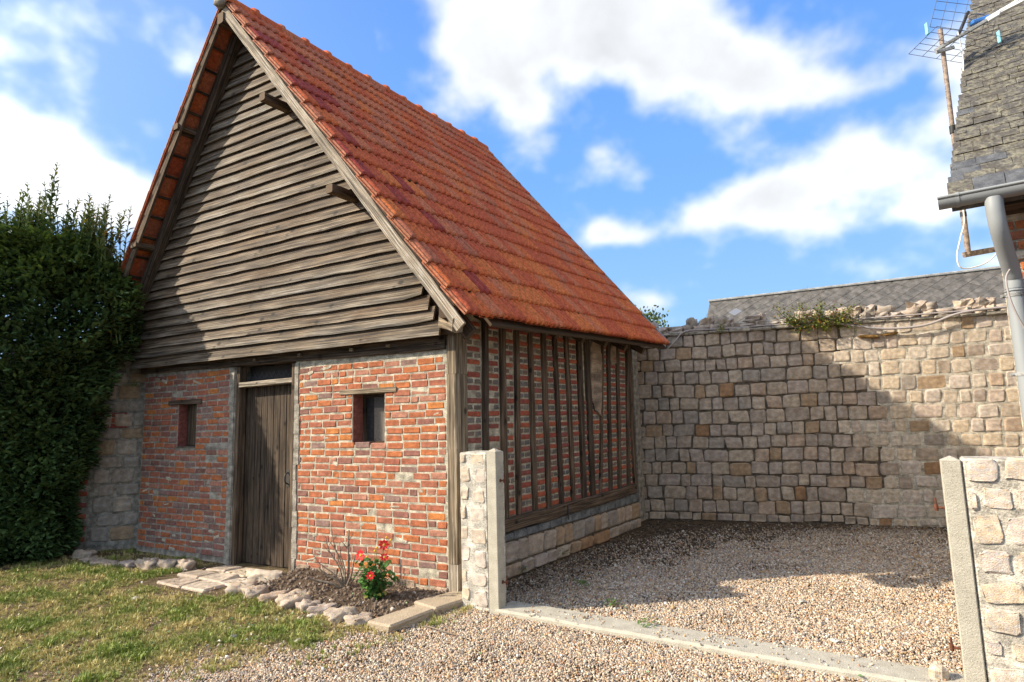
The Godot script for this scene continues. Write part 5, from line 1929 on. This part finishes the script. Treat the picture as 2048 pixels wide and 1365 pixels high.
	part("shoots", done(sh), M.green_stem, o)
	many("young_leaves", leaf_mesh(1.0, 0.40, 0.09), M.leaf_gloss, lx, lc, o)

# ------------------------------------------------------------------ flower bed, edging, step
func build_bed() -> void:
	var turn := atan2(-0.4961, 0.8683)
	var root := Transform3D(Basis(Vector3.UP, turn), A)
	var st := begin()
	st.set_smooth_group(1)
	var nx := 56
	var nz := 38
	var P := {}
	for j in nz + 1:
		for i in nx + 1:
			var l := Vector3(-2.1 + 2.3 * i / nx, 0, -0.03 + 1.4 * j / nz)
			var e := in_bed(l)
			var h := -0.03
			if e > -0.05:
				h = 0.065 * smoothstep(-0.03, 0.14, e) + 0.035 * world_noise.get_noise_2d(l.x * 5.0, l.z * 5.0) + 0.02 * world_noise.get_noise_2d(l.x * 17.0, l.z * 17.0) + 0.05 * smoothstep(0.5, 0.0, l.z) * smoothstep(-1.2, -1.8, l.x)
				h *= smoothstep(-0.05, 0.03, e)
			P[Vector2i(i, j)] = Vector3(l.x, h, l.z)
	for j in nz:
		for i in nx:
			quad(st, P[Vector2i(i, j + 1)], P[Vector2i(i + 1, j + 1)], P[Vector2i(i + 1, j)], P[Vector2i(i, j)])
	var bed := struct("soil_bed", done(st), M.soil)
	bed.transform = root
	var xfs := []
	var cols := []
	for i in 5200:
		var l := Vector3(rng.randf_range(-2.0, 0.05), 0, rng.randf_range(0.0, 1.25))
		if in_bed(l) < 0.0:
			continue
		var h := 0.05 * smoothstep(-0.03, 0.14, in_bed(l)) + 0.035 * world_noise.get_noise_2d(l.x * 5.0, l.z * 5.0) + 0.05 * smoothstep(0.5, 0.0, l.z) * smoothstep(-1.2, -1.8, l.x)
		var s := rng.randf_range(0.006, 0.022) if i % 9 else rng.randf_range(0.02, 0.042)
		xfs.append(root * Transform3D(Basis.from_euler(Vector3(rng.randf() * 6, rng.randf() * 6, rng.randf() * 6)).scaled(Vector3.ONE * s), l + Vector3(0, h + s * 0.15 + 0.01, 0)))
		var v := rng.randf_range(0.7, 1.25)
		cols.append(Color(0.17 * v, 0.125 * v, 0.09 * v) if rng.randf() > 0.02 else Color(0.5, 0.45, 0.38))
	many("soil_clods", rock(33, 4, 6, 0.5, 0.3), M.pebble, xfs, cols)
	# edging stones along the front of the bed, from the door step towards the slabs
	var ord := ["first", "second", "third", "fourth", "fifth", "sixth", "seventh", "eighth", "ninth", "tenth"]
	var es := [[-2.66, -6.12, 0.22, 0.13, 0.17], [-2.44, -5.95, 0.17, 0.15, 0.15], [-2.23, -5.86, 0.22, 0.11, 0.13], [-1.99, -5.66, 0.25, 0.15, 0.18], [-1.80, -5.52, 0.16, 0.12, 0.13], [-1.66, -5.46, 0.22, 0.10, 0.16], [-1.47, -5.28, 0.22, 0.11, 0.17], [-1.28, -5.15, 0.20, 0.085, 0.15], [-1.13, -5.10, 0.12, 0.06, 0.10]]
	var looks := ["rounded greyish", "upright pale", "low pale", "large domed", "small cubic", "hollowed", "broad flat", "low uneven", "tiny half-buried"]
	for i in es.size():
		var e: Array = es[i]
		var s := part("edging_stone", rock(100 + i, 12, 20, 0.55, 1.1), M["stone" + str([2, 0, 8, 2, 1, 4][i % 6])], self, Transform3D(Basis(Vector3.UP, rng.randf_range(0.3, 0.9)) * Basis(Vector3.BACK, rng.randf_range(-0.12, 0.12)) * Basis.from_scale(Vector3(e[2], e[3], e[4]) * Vector3(1.05, 1.0, 1.15)), Vector3(e[0], e[3] * 0.12, e[1])))
		tag(s, "%s edging stone of the flower bed, %s counted from the door" % [looks[i], ord[i]], "stone", "edging stones of the flower bed")
	# two long flat slabs closing the bed on the right
	for i in 2:
		var c := [Vector3(-0.93, 0.03, -5.13), Vector3(-0.62, 0.032, -5.55)][i] as Vector3
		var sl := begin()
		add_box(sl, Vector3([0.50, 0.52][i], 0.075, [0.25, 0.27][i]), 0.014, 0.009)
		var s := part("flat_slab", done(sl), M.slab, self, Transform3D(Basis(Vector3.UP, [0.95, 0.86][i]), c))
		tag(s, ["nearer pale flat slab at the right end of the flower bed", "further pale flat slab between flower bed and gate pier"][i], "slab", "flat slabs beside the flower bed")
	# paving stones in front of the door
	var k := 0
	var step_words := ["by the left jamb", "at the middle of the sill", "by the right jamb", "in the second row on the left", "in the second row at the middle", "in the second row on the right", "in the front row on the left", "in the front row on the right"]
	for e in [[-2.95, 0.17, 0.32, 0.26], [-2.60, 0.18, 0.34, 0.26], [-2.24, 0.20, 0.30, 0.24], [-3.00, 0.46, 0.36, 0.27], [-2.62, 0.47, 0.34, 0.26], [-2.28, 0.50, 0.28, 0.26], [-2.86, 0.76, 0.40, 0.26], [-2.44, 0.77, 0.36, 0.26]]:
		var m := begin()
		add_box(m, Vector3(e[2], 0.07, e[3]), 0.016, 0.012)
		var s := part("paving_stone", done(m), M["pale" + str(rng.randi() % 3)] if k % 3 else M.stone0, self, root * Transform3D(Basis(Vector3.UP, rng.randf_range(-0.06, 0.06)), Vector3(e[0], -0.005 + rng.randf_range(-0.004, 0.006), e[1])))
		tag(s, "flat worn paving stone before the barn door, " + step_words[k], "paving stone", "paving stones before the barn door")
		k += 1
	var curb := part("step_kerb_stone", rock(131, 12, 20, 0.4, 1.1), M.pale1, self, root * Transform3D(Basis(Vector3.UP, 0.25) * Basis.from_scale(Vector3(0.40, 0.13, 0.14)), Vector3(-2.05, 0.05, 0.36)))
	tag(curb, "long kerb stone between door step and flower bed", "stone")
	# row of edging stones along the grass left of the door
	k = 0
	var lw := ["end", "dark-fronted", "mid-row long", "pale blunt", "sunken", "flat worn", "low outer", "last shaded"]
	for e in [[-3.38, 0.36, 0.22, 0.12], [-3.60, 0.42, 0.22, 0.12], [-3.86, 0.50, 0.28, 0.12], [-4.14, 0.56, 0.24, 0.08], [-4.38, 0.60, 0.24, 0.06], [-4.62, 0.62, 0.26, 0.06], [-4.90, 0.60, 0.26, 0.06], [-5.25, 0.50, 0.30, 0.10]]:
		var s := part("border_stone", rock(150 + k, 12, 20, 0.5, 1.1), pick("stone", 5), self, root * Transform3D(Basis(Vector3.UP, rng.randf_range(-0.1, 0.3)) * Basis.from_scale(Vector3(e[2], e[3] * 1.2, 0.15)), Vector3(e[0], e[3] * 0.28, e[1])))
		tag(s, "%s border stone in the grass left of the barn door, %s from the door" % [lw[k], ord[k]], "stone", "border stones left of the door")
		k += 1

func build_details() -> void:
	# dahlia with red flowers
	var at := Vector3(-1.265, 0.06, -5.60)
	var o := thing("dahlia", "bushy green dahlia with four red flowers in the soil bed", "flower", at)
	var r := RandomNumberGenerator.new()
	r.seed = 31
	var st := begin()
	var xfs := []
	var cols := []
	for i in 15:
		var a := TAU * i / 15.0 + r.randf_range(-0.3, 0.3)
		var rad := r.randf_range(0.04, 0.17)
		var hh := r.randf_range(0.18, 0.36)
		var tip := Vector3(cos(a) * rad, hh, sin(a) * rad)
		add_tube(st, [Vector3(cos(a) * 0.01, 0, sin(a) * 0.01), tip * Vector3(0.5, 0.6, 0.5), tip], [0.005, 0.004, 0.003], 5)
		for k in 30:
			var t := r.randf_range(0.15, 1.0)
			var p := Vector3(tip.x * t, tip.y * t, tip.z * t) + Vector3(r.randfn(), r.randfn() * 0.6, r.randfn()) * 0.028
			var yaw := r.randf() * TAU
			xfs.append(Transform3D((Basis(Vector3.UP, yaw) * Basis(Vector3.RIGHT, r.randf_range(-0.35, 0.75)) * Basis(Vector3.BACK, r.randf_range(-0.5, 0.5))).scaled(Vector3.ONE * r.randf_range(0.038, 0.07)), p))
			var c := Color(0.045, 0.125, 0.030).lerp(Color(0.10, 0.22, 0.045), r.randf())
			if t < 0.3 and r.randf() < 0.3:
				c = Color(0.30, 0.30, 0.06)
			cols.append(c)
	# flower heads: place, facing, size
	var heads := [[Vector3(-0.11, 0.375, 0.02), Vector3(-0.5, 0.15, 0.85), 0.055], [Vector3(0.09, 0.455, 0.0), Vector3(0.1, 0.2, 1.0), 0.050], [Vector3(0.105, 0.36, 0.06), Vector3(0.35, 0.75, 0.7), 0.042], [Vector3(0.01, 0.235, 0.17), Vector3(0.05, 0.45, 0.95), 0.040]]
	for h in heads:
		add_tube(st, [Vector3(0, 0.1, 0), (h[0] as Vector3) * Vector3(0.8, 0.7, 0.6), h[0]], [0.004, 0.003, 0.003], 5)
	for b in [Vector3(0.15, 0.49, 0.0), Vector3(0.11, 0.51, -0.01), Vector3(0.03, 0.43, 0.02), Vector3(0.02, 0.41, 0.05), Vector3(-0.05, 0.36, 0.05)]:
		add_tube(st, [Vector3(0.02, 0.2, 0), b * Vector3(0.8, 0.8, 0.8), b], [0.003, 0.002, 0.002], 5)
	part("stems", done(st), M.green_stem, o)
	many("foliage", leaf_mesh(1.0, 0.72, 0.14), M.leaf_soft, xfs, cols, o)
	var bud := rock(3, 5, 8, 0.1, 0.0)
	for b in [Vector3(0.15, 0.495, 0.0), Vector3(0.11, 0.515, -0.01), Vector3(0.03, 0.435, 0.02), Vector3(0.02, 0.415, 0.05), Vector3(-0.05, 0.365, 0.05)]:
		part("bud", bud, M.flower_centre, o, Transform3D(Basis.from_scale(Vector3.ONE * 0.020), b))
	var pet := begin()
	pet.set_smooth_group(1)
	for k in 8:
		var a := TAU * k / 8.0
		var u := Vector3(cos(a), sin(a), 0)
		var v := Vector3(-sin(a), cos(a), 0)
		var lift := 0.10 if k % 2 else 0.0
		var p0 := u * 0.15
		var p1 := u * 0.62 + v * 0.26 + Vector3(0, 0, 0.16 + lift)
		var p2 := u * 1.05 + Vector3(0, 0, 0.06 + lift)
		var p3 := u * 0.62 - v * 0.26 + Vector3(0, 0, 0.16 + lift)
		var pm := u * 0.62 + Vector3(0, 0, 0.10 + lift)
		tri(pet, p0, pm, p1); tri(pet, p1, pm, p2); tri(pet, p0, p3, pm); tri(pet, pm, p3, p2)
	var petals := done(pet)
	for h in heads:
		var z := (h[1] as Vector3).normalized()
		var x := Vector3.UP.cross(z).normalized()
		var f := part("flower_head", petals, M.petal, o, Transform3D(Basis(x, z.cross(x), z).scaled(Vector3.ONE * (h[2] as float)), h[0]))
		part("flower_centre", rock(8, 5, 8, 0.1, 0.0), M.flower_centre, f, Transform3D(Basis.from_scale(Vector3(0.42, 0.42, 0.25)), Vector3(0, 0, 0.08)))
	# bare pruned shrub
	var b := thing("bare_shrub", "bare brown woody stems of a pruned shrub beside the dahlia", "shrub", Vector3(-1.62, 0.06, -6.0))
	var bs := begin()
	for s in [[-0.20, 0.47, -0.02, 0.007], [-0.13, 0.55, 0.02, 0.006], [0.02, 0.52, -0.03, 0.011], [0.10, 0.30, 0.05, 0.009], [-0.30, 0.34, 0.05, 0.005], [-0.05, 0.42, 0.03, 0.006], [-0.24, 0.20, 0.04, 0.009], [0.17, 0.24, 0.0, 0.006], [-0.10, 0.33, -0.05, 0.007], [-0.33, 0.12, 0.06, 0.012]]:
		var tip := Vector3(s[0], s[1], s[2])
		add_tube(bs, smooth_path([Vector3(0.02 * sin(s[0] * 40.0), -0.05, 0), tip * Vector3(0.35, 0.35, 0.4) + Vector3(0.02, 0, 0.01), tip * Vector3(0.8, 0.7, 0.8), tip], 3), [s[3] * 1.6, s[3] * 1.4, s[3] * 1.2, s[3], s[3], s[3] * 0.9, s[3] * 0.8, s[3] * 0.7, s[3] * 0.6, s[3] * 0.5], 6)
		if s[1] > 0.4:
			add_tube(bs, [tip * Vector3(0.75, 0.65, 0.8), tip * Vector3(0.75, 0.65, 0.8) + Vector3(-0.07, 0.10, 0.02)], [s[3] * 0.6, 0.002], 5)
			add_tube(bs, [tip * Vector3(0.85, 0.8, 0.8), tip * Vector3(0.85, 0.8, 0.8) + Vector3(0.05, 0.08, 0.0)], [s[3] * 0.5, 0.002], 5)
	part("stems", done(bs), M.dry_stem, b)
	# ivy sprigs over the corner of the gable, weeds at the foot of the barn's side
	weed("ivy_sprig", "small bright green ivy sprig against the gable boards by the shrub", Vector3(-4.70, 3.06, -7.35), 0.09, 22, 1)
	weed("ivy_sprig", "dark ivy sprig on the old wall beside the shrub edge", Vector3(-5.12, 2.15, -8.25), 0.16, 60, 2)
	var spots := [[0.52, 0.05, -7.25, "low green weed at the middle of the barn plinth"], [0.05, 0.03, -6.55, "low green weed by the plinth near the left concrete post"], [0.60, 0.03, -5.95, "pale green weed in the shaded gravel of the yard"], [0.95, 0.03, -4.80, "weed with dry leaves against the front of the threshold"], [-3.40, 0.03, -7.62, "green weed in the corner by the left door jamb"], [0.78, 0.02, -5.35, "tiny sunlit weed in the gravel behind the threshold"]]
	for i in spots.size():
		weed("ground_weed", spots[i][3], Vector3(spots[i][0], spots[i][1], spots[i][2]), 0.10, 34, 20 + i)
	# pale flint chips and twigs in the foreground
	var chips := [[-3.55, -5.95, "large white flint in the grass, left foreground"], [-1.62, -4.72, "white flint chip in the grass below the edging stones"], [-1.72, -5.30, "white flint beside the hollowed edging stone"], [2.35, -5.35, "pale flint on the sunlit gravel near the barn shadow"], [2.15, -4.45, "pale flat flint on the gravel near the threshold"], [-2.15, -4.85, "small dark-backed flint in the dry grass"]]
	for i in chips.size():
		var s := part("flint_chip", rock(180 + i, 5, 8, 0.5, 0.5, true), M.mortar_white, self, Transform3D(Basis(Vector3.UP, i * 1.3) * Basis.from_scale(Vector3(0.075, 0.03, 0.05) * (1.3 if i == 0 else 0.9)), Vector3(chips[i][0], 0.02, chips[i][1])))
		tag(s, chips[i][2], "stone", "loose flints on the ground")
	var tw := part("twig", tube(smooth_path([Vector3(-0.72, 0.03, -4.95), Vector3(-0.60, 0.035, -4.83), Vector3(-0.47, 0.02, -4.75)]), 0.005, 5), M.dry_stem)
	tag(tw, "pale dry twig on the gravel beside the flat slabs", "twig")
	var tw2 := part("twig", tube(smooth_path([Vector3(0.72, 0.02, -5.9), Vector3(0.85, 0.022, -5.86), Vector3(1.0, 0.02, -5.86)]), 0.004, 5), M.dry_stem)
	tag(tw2, "thin straw lying in the shaded gravel of the yard", "twig")

func weed(called: String, label: String, at: Vector3, spread: float, n: int, seed_: int) -> void:
	var r := RandomNumberGenerator.new()
	r.seed = seed_
	var st := begin()
	st.set_smooth_group(-1)
	var lm := leaf_mesh(1.0, 0.5, 0.12)
	for i in n:
		var a := r.randf() * TAU
		var q := r.randf()
		append_mesh(st, lm, Transform3D((Basis(Vector3.UP, a) * Basis(Vector3.RIGHT, r.randf_range(-0.9, 0.1))).scaled(Vector3.ONE * r.randf_range(0.02, 0.045)), Vector3(cos(a) * spread * q, spread * 0.7 * r.randf() * (1.0 - q * 0.5), sin(a) * spread * q)))
	var m: StandardMaterial3D = M.get("weed")
	if m == null:
		m = mk("weed", lin(0.075, 0.135, 0.03), 0.6)
		m.backlight_enabled = true
		m.backlight = Color(0.4, 0.5, 0.2)
	var o := part(called, st.commit(), m, self, Transform3D(Basis.IDENTITY, at))
	tag(o, label, "plant")
